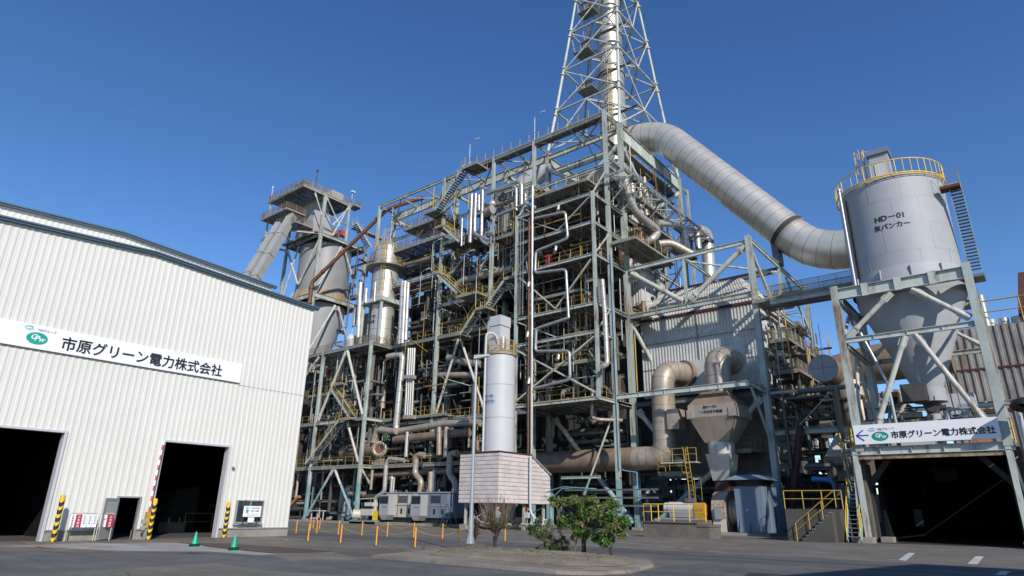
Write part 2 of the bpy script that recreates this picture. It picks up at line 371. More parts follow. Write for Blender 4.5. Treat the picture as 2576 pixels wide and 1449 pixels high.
mb = MB(); mb.add(vs_, fs_, True); struct(mb.build('island_gravel', M['gravel']))
def inside(x, y):
    c = False; j = len(inn)-1
    for i in range(len(inn)):
        if (inn[i].y > y) != (inn[j].y > y) and x < (inn[j].x-inn[i].x)*(y-inn[i].y)/(inn[j].y-inn[i].y)+inn[i].x: c = not c
        j = i
    return c
mb = MB(); MV = list(vs_)
for k in range(420):
    x, y, z = random.choice(MV[nf*3:]); r = random.uniform(.012,.035); x += random.uniform(-.08,.08); y += random.uniform(-.08,.08); mb.cyl((x,y,z-.03),(x,y,z+r*.35), r, r*.5, n=5)
o = mb.build('pebbles', mat('pebble', (.33,.29,.23), .9, var=.4, vscale=6)); o['kind'] = 'stuff'; o['label'] = 'pale pebbles scattered over the gravel bed of the island'
mb = MB()
for k in range(90):
    x, y, z = random.choice(MV[nf*3:])
    for q in range(6):
        a = random.uniform(0,6.28); h = random.uniform(.03,.09); d = V((math.cos(a),math.sin(a),0))*.05
        p = V((x,y,z-.01))+V((random.uniform(-.08,.08),random.uniform(-.08,.08),0)); mb.add([p-d*.3, p+d*.3, p+d+V((0,0,h))], [(0,1,2)])
o = mb.build('weeds', M['leaf2']); o['kind'] = 'stuff'; o['label'] = 'small green weeds sprouting from the island gravel'
for i, (p, lab) in enumerate((((19.7,19.9),'low concrete kerb block at the left end of the gravel island'),)):
    mb = MB(); mb.box(p[0]-.5,p[0]+.3,p[1]-.12,p[1]+.1,.08,.22); tag(mb.build('kerb_stone', M['concrete_dk']), lab, 'kerb stone')
# weighbridge deck
wb = g('z3',(690,950),(1330,1028),(2070,1107))+g('z1',(60,825),(530,807),(170,770))+g('z3',(2000,1010),(1350,960))
mb = MB(); n = len(wb); mb.add([(p.x,p.y,.002) for p in wb]+[(p.x,p.y,.022) for p in wb], [(i,(i+1)%n,n+(i+1)%n,n+i) for i in range(n)]+[tuple(range(n,2*n))])
tag(mb.build('weighbridge', mat('rusted_deck', (.075,.05,.038), .75, rust=.3, var=.3)), 'flat rust-brown steel weighbridge deck set in the asphalt behind the green cones', 'weighbridge')
# ================================================================== WAREHOUSE
WY, WX0, WX1 = 36.0, 4.6, 23.45
def gab(x, zr, zr2=None): return zr-(x-13)*.053 if x > 13 else zr-(13-x)*.07
wh = thing('warehouse', 'white corrugated warehouse with low gable roof, blue-grey roof trim and two dark truck doorways', 'warehouse', (14,WY,0))
ops = [(5.4,10.78,0,4.83),(13.72,14.72,0,1.97),(15.42,19.0,0,4.83),(19.95,21.62,.72,1.98)]
xs = sorted(set([WX0,WX1]+[q for o in ops for q in o[:2]])); mb = MB()
for a, b in zip(xs, xs[1:]):
    op = [o for o in ops if o[0] <= a+1e-6 and b <= o[1]+1e-6]; top = lambda t, a=a: gab(a+t, 14.74)
    if not op: mb.corr((a,WY),(b,WY),.46,0,.3,.022,(0,-1),top)
    else:
        o = op[0]; mb.corr((a,WY),(b,WY),o[3],0,.3,.022,(0,-1),top)
        if o[2] > 0: mb.corr((a,WY),(b,WY),.46,o[2],.3,.022,(0,-1))
mb.build('wall', M['wall'], wh)
MB().box(19.0,WX1,WY-.03,WY-.018,8.38,8.41).build('lap_joint', mat('lap_line', (.52,.51,.48), .6), wh)
mb = MB()
for a, b in zip(xs, xs[1:]):
    if not [o for o in ops if o[0] <= a+1e-6 and b <= o[1]+1e-6 and o[2] == 0]: mb.box(a,b,WY-.03,WY+.25,-.05,.44); 
mb.build('plinth', M['concrete'], wh)
mb = MB()
for a, b in zip(xs, xs[1:]):
    if not [o for o in ops if o[0] <= a+1e-6 and b <= o[1]+1e-6 and o[2] == 0]: mb.box(a,b,WY-.09,WY-.005,.43,.50)
mb.build('flashing', M['trim'] if 0 else M['galv'], wh)
mb = MB()   # far shell
mb.box(WX1-.06,WX1,WY+.01,60,0,14.05); mb.box(WX0,WX0+.06,WY+.01,60,0,14.05)
for x0, x1, za, zb in ((WX0,13,gab(WX0,14.7),14.7),(13,WX1,14.7,gab(WX1,14.7))):
    mb.hexa([(x0,WY+.02,za-.2),(x1,WY+.02,zb-.2),(x1,60,zb-.2),(x0,60,za-.2)], [(x0,WY+.02,za),(x1,WY+.02,zb),(x1,60,zb),(x0,60,za)])
mb.build('shell', M['wall'], wh)
def gable_trim(y, zr, x0, x1, h=.17):
    mb = MB()
    for a, b in ((x0,13),(13,x1)): mb.ob((a,y,gab(a,zr)), (b,y,gab(b,zr)), .24, h); mb.ob((a,y-.15,gab(a,zr)+h*.5-.04), (b,y-.15,gab(b,zr)+h*.5-.04), .08, .08)
    return mb
gable_trim(WY-.12, 14.78, WX0-.2, WX1+.22).build('roof_trim', M['trim'], wh)
mb = MB(); mb.corr((WX0,41.8),(WX1,41.8),13.9,0,.3,.022,(0,-1),lambda t: gab(WX0+t,17.5)); mb.box(WX1-.06,WX1,41.85,60,13.9,16.85)
for x0, x1, za, zb in ((WX0,13,gab(WX0,17.4),17.4),(13,WX1,17.4,gab(WX1,17.4))):
    mb.hexa([(x0,41.9,za-.2),(x1,41.9,zb-.2),(x1,60,zb-.2),(x0,60,za-.2)], [(x0,41.9,za),(x1,41.9,zb),(x1,60,zb),(x0,60,za)])
mb.build('upper_storey', M['wall'], wh)
gable_trim(41.66, 17.55, WX0-.2, WX1+.25).build('roof_trim', M['trim'], wh)
# jambs and lintels
for x0, x1, zt in ((5.4,10.78,4.83),(15.42,19.0,4.83)):
    mb = MB(); mb.box(x0-.10,x0+.02,WY-.10,WY+.34,0,zt+.08); mb.box(x1-.02,x1+.10,WY-.10,WY+.34,0,zt+.08); mb.box(x0+.02,x1-.02,WY-.10,WY+.3,zt-.02,zt+.08)
    mb.build('door_frame', M['white'], wh)
# interior
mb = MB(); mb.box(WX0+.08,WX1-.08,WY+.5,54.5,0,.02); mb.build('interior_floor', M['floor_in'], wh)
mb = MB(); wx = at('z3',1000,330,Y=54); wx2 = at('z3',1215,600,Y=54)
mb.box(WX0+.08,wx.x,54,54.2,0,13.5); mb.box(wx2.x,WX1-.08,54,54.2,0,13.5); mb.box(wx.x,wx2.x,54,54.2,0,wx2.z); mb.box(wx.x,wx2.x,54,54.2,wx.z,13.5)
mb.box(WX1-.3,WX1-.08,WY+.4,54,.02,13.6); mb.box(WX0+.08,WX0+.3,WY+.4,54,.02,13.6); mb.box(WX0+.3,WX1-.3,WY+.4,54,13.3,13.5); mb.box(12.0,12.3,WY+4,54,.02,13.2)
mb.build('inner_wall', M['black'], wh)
fm = bpy.data.materials.new('translucent_pane'); fm.use_nodes = True; tn = fm.node_tree.nodes.new('ShaderNodeBsdfTranslucent'); tn.inputs[0].default_value = (.35,.42,.38,1); fm.node_tree.links.new(tn.outputs[0], fm.node_tree.nodes['Material Output'].inputs[0])
xm = (wx.x+wx2.x)/2
mb = MB(); mb.box(wx.x,xm-.12,54.05,54.07,wx2.z,wx.z); mb.box(xm+.12,wx2.x,54.05,54.07,wx2.z,wx.z); mb.build('window', fm, wh)
mb = MB(); mb.box(xm-.12,xm+.12,53.98,54.12,wx2.z,wx.z); mb.build('mullion', M['black'], wh)
c0 = at('z3',500,820,Z=0)+V((.9,2.1,0)); c1_ = at('z3',795,822,Z=0)
cb = thing('concrete_block', 'low concrete loading block with two short posts just inside the middle doorway', 'block', (c0.x,c0.y,0))
mb = MB(); mb.box(c0.x,c0.x+1.15,c0.y,c0.y+1.2,.02,.62); mb.build('block', M['concrete'], cb)
for q in (.15,.8): mb = MB(); mb.cyl((c0.x+q,c0.y+.2,.62),(c0.x+q,c0.y+.2,.9),.04,n=8); mb.build('post', M['yellow_new'], cb)
mb = MB(); mb.rail([(c0.x+1.2,c0.y+.3,.02),(c0.x+3.0,c0.y+.3,.02)], 1.15, .03, toe=False); tag(mb.build('handrail', M['yellow']), 'dim yellow pipe handrail inside the middle doorway', 'handrail')
mb = MB(); hb = at('z3',480,350,Y=47)
mb.hexa([(hb.x,47,.02),(hb.x+2.4,47,.02),(hb.x+2.4,50,.02),(hb.x,50,.02)],[(hb.x+.6,47,2.6),(hb.x+2.4,47,3.0),(hb.x+2.4,50,3.0),(hb.x+.6,50,2.6)])
tag(mb.build('conveyor_hood', mat('hood_grey', (.06,.06,.065), .7)), 'dark grey conveyor hood deep inside the middle doorway', 'hood')
# window
mb = MB(); x0, x1, z0, z1 = 19.95, 21.62, .72, 1.98
for q in ((x0,x0+.06,z0,z1),(x1-.06,x1,z0,z1),(x0+.06,x1-.06,z0,z0+.08),(x0+.06,x1-.06,z1-.06,z1),((x0+x1)/2-.03,(x0+x1)/2+.03,z0+.08,z1-.06)): mb.box(q[0],q[1],WY-.12,WY+.05,q[2],q[3])
wn = mb.build('window', M['galv'], wh, 'aluminium sliding window with dark glass'); mb = MB(); mb.box(x0-.05,x1+.05,WY-.2,WY-.05,z0-.08,z0-.02); mb.build('sill', M['galv'], wn)
mb = MB(); mb.box(x0+.06,x1-.06,WY-.02,WY,z0+.08,z1-.06); mb.build('pane', M['glass'], wn)
mb = MB(); mb.cyl((x0+.22,WY+.2,z0+.1),(x0+.22,WY+.2,z0+.5),.14,.03,n=10); tag(mb.build('traffic_cone', M['redor']), 'orange-red cone standing behind the window glass', 'cone')
ns = thing('window_notice', 'white company notice board mounted in front of the warehouse window', 'sign', (20.8,WY-.3,.8))
mb = MB()
for q in (x0+.42,x1-.42): mb.box(q-.025,q+.025,WY-.28,WY-.24,z0-.03,z1+.0)
mb.box(x0+.2,x1-.25,WY-.28,WY-.24,.64,.68); mb.build('bracket', M['bark'], ns)
bx0, bx1, bz0, bz1 = 20.28, 21.36, 1.08, 1.66
mb = MB(); mb.box(bx0,bx1,WY-.33,WY-.30,bz0,bz1); mb.build('board', M['signwhite'], ns)
text('市原グリーン電力株式会社', .085, M['ink_grey'], ns, (bx0+.09,WY-.335,bz1-.14), (1,0,0), (0,0,1), sx=.88)
text('市原火力発電所', .09, M['ink_grey'], ns, (bx0+.42,WY-.335,bz1-.30), (1,0,0), (0,0,1), sx=.88)
text('千葉県市原市八幡海岸通', .05, M['ink_grey'], ns, (bx0+.12,WY-.335,bz0+.13), (1,0,0), (0,0,1)) if 0 else None
mb = MB(); mb.cyl((bx0+.22,WY-.331,bz1-.28),(bx0+.22,WY-.34,bz1-.28),.1,n=20); mb.build('emblem', M['logo_lt'], ns)
mb = MB()
for zz in (.14,.07):
    for q in range(9): mb.box(bx0+.14+q*.09,bx0+.20+q*.09,WY-.334,WY-.331,bz0+zz,bz0+zz+.025)
mb.build('small_print', M['ink_grey'], ns)
mb = MB(); mb.box(20.62,21.0,WY-.32,WY-.30,.78,1.05); tag(mb.build('paper_notice', M['signwhite']), 'small white paper sheet fixed below the window notice board', 'notice')
# side door
h0, h1 = V((13.76,WY-.08,0)), V((12.95,WY-.62,0)); d = (h1-h0)
def leaf(u0,u1,za,zb,th=.04): return MB().ob(h0+d*u0+V((0,0,(za+zb)/2)), h0+d*u1+V((0,0,(za+zb)/2)), th, zb-za)
dr = leaf(0,1,.05,.95).build('door', M['galv'], wh, 'grey half-glazed steel door swung open to the left'); leaf(0,.12,.95,1.92).build('stile', M['galv'], dr); leaf(.88,1,.95,1.92).build('stile', M['galv'], dr); leaf(.12,.88,1.8,1.92).build('rail', M['galv'], dr)
leaf(.12,.88,.95,1.8,.015).build('pane', M['frost'], dr); mb = MB(); mb.cyl(h0+d*.92+V((.05,-.05,.98)),h0+d*.8+V((.05,-.05,.98)),.02,n=6); mb.build('handle', M['lamp'], dr)
mb = MB(); mb.box(13.64,13.72,WY-.1,WY+.1,0,2.03); mb.box(14.72,14.80,WY-.1,WY+.1,0,2.03); mb.box(13.72,14.72,WY-.1,WY+.1,1.96,2.03); mb.build('door_frame', M['galv'], wh)
# banner
bn = thing('company_banner', 'long white company name board with green emblem high on the warehouse wall', 'sign', (12,WY-.1,8.5))
mb = MB(); mb.box(4.9,18.97,WY-.15,WY-.08,8.5,9.62); mb.build('board', M['signwhite'], bn)
def company(p, c, Y0, t0, t1, size, x0, x1, lab, off):
    pass
a0 = at('c1',470,1250,Y=WY-.16); a1 = at('c1',1722,1445,Y=WY-.16)
sz = (a1.x-a0.x)/12/.93*.97
text('市原グリーン電力株式会社', sz, M['ink'], bn, (a0.x-.03,WY-.16,8.5+.22), (1,0,0), (0,0,1), bold=.012, sx=.965)
e0 = at('c1',288,1177,Y=WY-.16)
def emblem(P, X, Yv, N, a, b, parent):
    P = V(P); X = V(X); Yv = V(Yv); N = V(N)
    mb = MB(); n = 40; A = [P+X*(a*math.cos(6.2832*i/n))+Yv*(b*math.sin(6.2832*i/n)) for i in range(n)]
    mb.add(A+[q+N*.012 for q in A], [((i+1)%n,i,n+i,n+(i+1)%n) for i in range(n)]+[tuple(range(n,2*n))]); e = mb.build('emblem', M['logo'], parent)
    for s_, dx, dy, sc in (('G',-.60,-.22,1.15),('P',-.16,-.42,1.15),('W',.22,-.50,.80)):
        q = text(s_, b*sc*1.05, M['signwhite'], None, P+X*(a*dx)+Yv*(b*dy)+N*.018, X, Yv, sx=.95, bold=b*.03)
        for i, v in enumerate(q.v):
            v = V(v); k = (v-P).dot(Yv); q.v[i] = tuple(v+X*k*.22)
        q.build('emblem_letter', M['signwhite'], parent)
def swirl(P, X, Yv, N, a, b, parent):
    P = V(P); X = V(X); Yv = V(Yv); N = V(N); mb = MB(); n = 30
    for ra, rb, ph, w0 in ((1,1,.9,.20),(.62,.55,3.6,.2)):
        A, B = [], []
        for i in range(n):
            t = ph+i/(n-1)*4.9; k = w0*(1-.75*i/n)
            A.append(P+X*a*ra*math.cos(t)+Yv*b*rb*math.sin(t)+N*.01); B.append(P+X*a*(ra-k)*math.cos(t)+Yv*b*(rb-k*1.2)*math.sin(t)+N*.01)
        mb.add(A+B, [(i,i+1,n+i+1,n+i) for i in range(n-1)])
    mb.build('group_emblem', M['logo_lt'], parent)
emblem(e0, (1,0,0), (0,0,1), (0,-1,0), .43, .28, bn)
s0 = at('c1',235,1095,Y=WY-.16); swirl(s0, (1,0,0), (0,0,1), (0,-1,0), .21, .10, bn)
t0 = at('c1',290,1117,Y=WY-.16); text('TREグループ', .135, M['ink_grey'], bn, (t0.x,WY-.16,t0.z), (1,0,0), (0,0,1), sx=1.0)
# hazard bollards
def bollard(p, h, lab):
    b = thing('hazard_bollard', lab, 'bollard', (p.x,p.y,0), 'black and yellow striped bollards at the truck doorways')
    MB().cyl((p.x,p.y,0),(p.x,p.y,h),.105,n=14).cyl((p.x,p.y,h),(p.x,p.y,h+.05),.105,.05,n=14).build('post', M['yellow_new'], b)
    mb = MB(); n = 14
    for k in range(6):
        z0 = .02+k*h/6.0
        lo = []; hi = []
        for i in range(n+1):
            a = 6.2832*i/n; dz = .16*math.cos(a-1.0); x, y = p.x+.108*math.cos(a), p.y+.108*math.sin(a)
            lo.append((x,y,max(0.01,z0+dz-.02))); hi.append((x,y,min(h,max(0.012,z0+dz+.16))))
        mb.add(lo+hi, [(i,i+1,n+2+i,n+1+i) for i in range(n)], True)
    mb.build('stripe', M['stripe_blk'], b)
bollard(V((11.05,35.1,0)), 1.98, 'striped bollard at the far left doorway beside the fire notices')
bollard(V((15.25,35.35,0)), 1.9, 'striped bollard at the left jamb of the middle doorway')
bollard(V((19.3,35.6,0)), 1.82, 'striped bollard between the middle doorway and the window')
# barrier arm
ba = thing('barrier_gate', 'raised red and white barrier arm left of the middle doorway', 'barrier', (15.15,35.6,0))
p0, p1 = V((15.12,35.6,1.3)), V((15.2,35.6,4.85))
for k in range(14):
    a = p0+(p1-p0)*k/14; b = p0+(p1-p0)*(k+1)/14; MB().cyl(a,b,.045,n=8).build('arm_segment', M['redor'] if k%2 == 0 else M['signwhite'], ba)
MB().box(15.02,15.26,35.5,35.72,.55,1.3).build('housing', M['yellow'], ba); MB().box(15.08,15.2,35.55,35.66,0,.55).build('post', M['galv'], ba)
for z in (.55,.85): MB().cyl((14.93,35.52,z),(14.93,35.45,z),.12,n=12).build('counterweight', M['galv'], ba)
# fire notices
def notice(xa, xb, panels, lab):
    t = thing('notice_stand', lab, 'sign', ((xa+xb)/2,35.5,0), 'fire notice boards on pipe stands against the warehouse')
    mb = MB()
    mb.tube([(xa,35.5,0),(xa,35.5,1.22),(xb,35.5,1.22),(xb,35.5,0)], .025, n=6, bend=.12); mb.build('stand', M['beige'], t)
    for (u0,u1,m_,txt) in panels:
        MB().box(u0,u1,35.43,35.46,.60,1.16).build('board', M[m_], t)
        if txt:
            for i, ch in enumerate(txt): text(ch, .50/len(txt)*.95, M['signwhite'] if m_ == 'red' else M['ink_grey'], t, ((u0+u1)/2-.24/len(txt)*.95, 35.425, 1.14-(i+.9)*.54/len(txt)), (1,0,0), (0,0,1))
        else:
            mb = MB()
            for q in range(3):
                xx = u0+.06+q*(u1-u0-.12)/3
                for r in range(5): mb.box(xx,xx+.03,35.424,35.428,1.06-r*.08,1.10-r*.08)
            mb.build('small_print', M['ink_grey'], t)
notice(11.62, 12.80, [(11.64,11.86,'signwhite','危険物取扱所'),(11.88,12.12,'red','火気厳禁'),(12.14,12.35,'signwhite',None),(12.37,12.57,'signwhite',None),(12.59,12.79,'signwhite',None)], 'long white notice board with one red panel beside the side door')
notice(12.9, 13.5, [(12.92,13.2,'signwhite','少量危険物'),(13.22,13.5,'red','火気厳禁')], 'short notice board with a red right half behind the open steel door')
# wall lamp
MB().cyl((19.35,35.85,3.7),(19.35,35.7,3.7),.05,n=8).box(19.3,19.4,35.9,35.97,3.62,3.72).build
mb = MB(); mb.cyl((19.35,35.9,3.72),(19.35,35.75,3.72),.05,n=8).box(19.42,19.5,35.86,35.93,3.64,3.72); tag(mb.build('door_sensor', M['galv']), 'small grey sensor on the wall right of the middle doorway', 'sensor')
# green cones
for p, lab in ((V((13.96,28.0,0)),'left green traffic cone with black base weight, in front of the middle doorway'),(V((13.97,24.9,0)),'right green traffic cone with black base weight, in front of the warehouse window')):
    c = thing('traffic_cone', lab, 'cone', p, 'green traffic cones beside the weighbridge')
    MB().lathe(p, [(.14,.04),(.034,.56),(.025,.60),(.0,.61)], n=20).build('cone', M['cone'], c)
    MB().box(p.x-.18,p.x+.18,p.y-.18,p.y+.18,.004,.04).build('base', M['cone'], c)
    MB().lathe(p, [(.13,.05),(.2,.05),(.21,.1),(.17,.13),(.11,.14)], n=20).build('weight', M['rubber'], c)
# chain posts
front = [(20.43,29.46),(20.71,27.19),(20.75,24.6),(21.15,22.43),(21.71,20.31)]
back = [(26.2,39.2),(26.95,38.0),(26.91,35.64),(27.4,33.92),(27.68,31.86),(28.23,30.1),(28.65,28.11),(28.83,25.8),(29.29,23.9)]
far = [(34.0,48.5),(33.0,46.2),(30.6,44.0)]
postlab = {}
def posts(lst, names, h=.86):
    for i, (x, y) in enumerate(lst):
        t = thing('chain_post', names[i], 'post', (x,y,0), 'orange chain posts along the plant road')
        MB().cyl((x,y,0),(x,y,h),.033,n=8).cyl((x,y,h-.1),(x,y,h-.06),.04,n=8).build('post', M['orange'], t); MB().cyl((x,y,0),(x,y,.02),.08,n=8).build('foot', M['rubber'], t)
def chain(a, b, lab, h=.78, sag=.26):
    mb = MB(); n = 14; P = [V((a[0]+(b[0]-a[0])*i/n, a[1]+(b[1]-a[1])*i/n, h-sag*4*(i/n)*(1-i/n))) for i in range(n+1)]
    mb.tube(P, .010, n=5, bend=.001); tag(mb.build('plastic_chain', M['yellow']), lab, 'chain', 'sagging yellow chains between the orange posts')
oc = ['first','second','third','fourth','fifth','sixth','seventh','eighth','ninth']
posts(front, [oc[i]+' orange post from the left in the near row by the weighbridge' for i in range(4)]+['orange post of the near row just left of the lamp pole'])
posts(back, [oc[i]+' orange post from the left in the far row along the plant' for i in range(9)])
posts(far, [oc[i]+' orange post from the warehouse corner in the distant row at the plant entrance' for i in range(3)])
for i in range(4): chain(front[i], front[i+1], 'chain between the '+oc[i]+' and '+oc[i+1]+' posts of the near row')
for i in range(8): chain(back[i], back[i+1], 'chain between the '+oc[i]+' and '+oc[i+1]+' posts of the far row')
# lamp pole
lp = thing('street_lamp', 'tall grey lamp pole on a concrete block at the left of the gravel island', 'street lamp', (20.6,18.62,0))
MB().box(20.2,21.0,18.2,19.05,.05,.33).build('base', M['concrete_dk'], lp)
MB().cyl((20.6,18.62,.33),(20.6,18.62,1.35),.12,.11,n=12).cyl((20.6,18.62,1.35),(20.6,18.62,7.95),.085,.055,n=12).build('pole', M['galv'], lp)
mb = MB()
for a in range(4): c_, s_ = math.cos(a*1.5708), math.sin(a*1.5708); mb.add([(20.6+c_*.11,18.62+s_*.11,.34),(20.6+c_*.26,18.62+s_*.26,.34),(20.6+c_*.11,18.62+s_*.11,.75)], [(0,1,2)])
mb.build('gusset', M['galv'], lp)
mb = MB(); mb.cyl((20.6,18.62,7.9),(20.6,18.35,7.98),.04,n=8); mb.hexa([(20.5,18.7,7.95),(20.7,18.7,7.95),(20.68,17.85,7.98),(20.52,17.85,7.98)],[(20.52,18.7,8.13),(20.68,18.7,8.13),(20.64,17.9,8.06),(20.56,17.9,8.06)]); mb.build('lamp_head', M['lamp'], lp)
# ================================================================== STEEL FRAMES
class Frame:
    def __init__(s, name, label, cat, loc, steel='steel'):
        s.root = thing(name, label, cat, loc); s.m = {}; s.st = steel
    def put(s, kind, mb, mt): s.m.setdefault((kind, mt), []).append(mb)
    def col(s, x, y, z0, z1, w=.5, mt=None, foot=True):
        w *= .76; s.put('column', MB().ib((x,y,z0),(x,y,z1), w, w, .04, (1,0,0)), mt or s.st)
        if foot and z0 < .6:
            s.put('footing', MB().box(x-w*.9,x+w*.9,y-w*.9,y+w*.9,-.05,z0+.02 if z0 > .2 else .25), 'concrete')
            mb = MB()
            for sx in (-1,1):
                for q in (-.3,0,.3): mb.add([(x+sx*w*.5,y+q*w,.26),(x+sx*w*.85,y+q*w,.26),(x+sx*w*.5,y+q*w,.9)], [(0,1,2)])
            s.put('base_plate', mb, mt or s.st)
    def beam(s, a, b, w=.25, h=.45, mt=None, stiff=0): s.put('beam', MB().ib(a, b, w*.8, h*.8, .035, (0,0,1), stiff), mt or s.st)
    def brace(s, a, b, r=.14, mt='brace', plates=True):
        a, b = V(a), V(b); mb = MB().cyl(a, b, r, n=10)
        if plates:
            d = (b-a).normalized()
            for p, q in ((a, a+d*.7), (b, b-d*.7)): mb.ob(p, q, .06, r*3.0); mb.cyl(q, q+(q-p).normalized()*.35, r*1.25, r*1.0, n=10)
        s.put('brace', mb, mt)
    def angle(s, a, b, w=.12, mt=None): s.put('brace', MB().ob(a, b, w, w*.5), mt or s.st)
    def floor(s, x0, x1, y0, y1, z, rails='', jo=1.6, edge=.3, rail_mt='yellow', mesh=False, grate=True):
        if grate: s.put('grating', MB().box(x0,x1,y0,y1,z,z+.04), 'grating')
        mb = MB(); n = max(1, int((y1-y0)/jo))
        for i in range(n+1): y = y0+(y1-y0)*i/n; mb.ob((x0,y,z-.1),(x1,y,z-.1), .10, .18)
        for x in (x0, x1): mb.ob((x,y0,z-edge/2),(x,y1,z-edge/2), .12, edge)
        s.put('joist', mb, 'joist')
        P = {'W': ((x0,y0),(x0,y1)), 'E': ((x1,y0),(x1,y1)), 'S': ((x0,y0),(x1,y0)), 'N': ((x0,y1),(x1,y1))}
        for c in rails:
            a, b = P[c]; s.put('railing', MB().rail([(*a,z),(*b,z)]), rail_mt)
            if mesh: s.put('mesh_panel', MB().box(min(a[0],b[0])-.005,max(a[0],b[0])+.005,min(a[1],b[1])-.005,max(a[1],b[1])+.005,z+.08,z+1.08), 'mesh')
    def done(s):
        byk = {}
        for (k, mt), l in s.m.items():
            for mb in l: byk.setdefault(k, []).append((mb.bb(), mb, mt))
        for k, l in byk.items():
            l.sort(key=lambda q: -q[0])
            for _, mb, mt in l[:98]: mb.build(k, M[mt], s.root)
            rest = {}
            for _, mb, mt in l[98:]: rest.setdefault(mt, MB()).add(mb.v, mb.f)
            for mt, mb in rest.items(): mb.build(k, M[mt], s.root, kind='stuff')
def stair(name, a, b, wv, label, w=1.0, mt='steel_dk', tread=.24, rails=True, cat='stairs', railmt='yellow'):
    a, b, wv = V(a), V(b), V(wv).normalized()*w
    t = thing(name, label, cat, tuple(a))
    for k, off in enumerate((V((0,0,0)), wv)):
        MB().ob(a+off, b+off, .06, .30).build('stringer', M['steel'], t)
    n = max(3, int(abs(b.z-a.z)/tread)); d = V((b.x-a.x, b.y-a.y, 0)).normalized()*.13; mb = MB()
    for i in range(1, n): p = a+(b-a)*i/n; mb.ob(p-d+wv*.5, p+d+wv*.5, w*.96, .04)
    mb.build('treads', M[mt], t)
    if rails:
        for off in (V((0,0,0)), wv):
            mb = MB(); z = V((0,0,1)); k = max(2, int((b-a).length/1.6))
            for i in range(k+1): p = a+off+(b-a)*i/k; mb.cyl(p, p+z*1.0, .025, n=4, sm=False)
            mb.cyl(a+off+z, b+off+z, .028, n=4, sm=False); mb.cyl(a+off+z*.5, b+off+z*.5, .022, n=4, sm=False); mb.build('handrail', M[railmt], t)
    return t
def ladder(a, b, n, label, cage=True, mt='yellow', w=.5, name='caged_ladder'):
    a, b = V(a), V(b); n = V(n).normalized(); u = (b-a).normalized(); s = n.cross(u).normalized()
    t = thing(name, label, 'ladder', tuple(a)); L = (b-a).length
    for q in (-1, 1): MB().ob(a+s*q*w/2, b+s*q*w/2, .06, .06, n).build('stile', M[mt], t)
    mb = MB()
    for i in range(1, int(L/.35)): p = a+u*i*.35; mb.cyl(p-s*w/2, p+s*w/2, .018, n=4, sm=False)
    mb.build('rungs', M[mt], t)
    if cage:
        mb = MB(); R = .42; k0 = 1.8
        for i in range(int((L-k0)/.9)+1):
            c = a+u*(k0+i*.9); P = [c+s*R*math.cos(q)+n*(.05+R*1.4*math.sin(q)) for q in [math.pi*j/8 for j in range(9)]]; mb.tube(P, .022, n=4, bend=.001, seg=1)
        for q in (.5,1.2,1.94,2.64):
            o = s*R*math.cos(q)+n*(.05+R*1.4*math.sin(q)); mb.cyl(a+u*k0+o, b+o, .018, n=4, sm=False)
        mb.build('cage', M[mt], t)
    return t
def pipe(pts, r, mt, label, name='pipe', bend=None, n=12, seams=0, cat='pipe', flange=0, parent=None):
    t = thing(name, label, cat, tuple(pts[0]))
    mb = MB().tube(pts, r, n, bend); path = mb.path; run = mb.build('pipe_run', M[mt], t)
    if seams: MB().rings(path, r+.012, seams, .035, max(16, n)).build('seam_bands', M['seam'], run)
    if flange:
        mb = MB(); k = max(1, int(len(path)/6))
        L = 0
        for a, b in zip(path, path[1:]):
            if (b-a).length > 1.5:
                c = a+(b-a)*.12; d = (b-a).normalized(); mb.cyl(c-d*.12, c+d*.12, r*1.35, n=n); c = b-(b-a)*.12; mb.cyl(c-d*.12, c+d*.12, r*1.35, n=n)
        mb.build('flanges', M[mt], t)
    return t
XA, XB, XO = 56.4, 60.0, 53.2
# ---------------------------------------------------------------- main boiler frame
F = Frame('boiler_house', 'huge pale green steel frame of the boiler house carrying the chimney tower', 'steel frame', (XA,32,0))
for y, z1, w_ in ((32,46.5,.55),(42.3,46.2,.5),(49.0,46.2,.5),(58,46.2,.5),(72.2,46.0,.5)): F.col(XA,y,.2,z1,w_)
for y, z1 in ((32,46.5),(42.7,46.4),(49.6,46.2),(59.2,46.2),(73,46.2)): F.col(XB,y,.2,z1,.75)
for x in (68.3,76.6):
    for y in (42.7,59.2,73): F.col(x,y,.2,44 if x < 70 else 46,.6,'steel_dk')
F.col(76.6,32,.2,46.5,.75); F.col(79.4,32,.2,45.7,.45); F.col(68.1,32,22,38,.5)
for y0, y1 in ((32,42.3),(42.3,49),(49,58),(58,72.2)): F.beam((XA,y0,46.0),(XA,y1,46.0),.3,.5,stiff=2.4)
for y0, y1, h in ((32,42.7,.8),(42.7,49.6,1.3),(49.6,59.2,1.5),(59.2,73,1.5)):
    F.beam((XB,y0,45.6),(XB,y1,45.6),.4,h,'steel_hi',2.4); F.beam((76.6,y0,45.6),(76.6,y1,45.6),.4,.9)
F.beam((XB,32,45.3),(76.6,32,45.3),.5,2.3,'steel_hi',2.6); F.beam((76.6,32,45.2),(79.4,32,45.2),.2,.4)
F.beam((XB+.6,42.7,45.2),(76.6,42.7,45.2),.5,1.6); F.beam((XB,33.8,44.6),(76.6,33.8,44.6),.4,1.2); F.beam((XB+1.6,32,44.2),(XB+1.6,42.7,44.2),.35,1.2,'steel_hi',2.0)
ys = [32,37,42.3,45.6,49,53.5,58,62.6,67.4,72.2]
for i, y in enumerate(ys):
    F.beam((XA,y,46.0),(XB,y+.25,46.0),.22,.36)
    if i+1 < len(ys):
        a = (XA, ys[i+1]) if i%2 else (XA, y); c = (XB, y) if i%2 else (XB, ys[i+1]); F.angle((*a,45.9),(*c,45.9),.2)
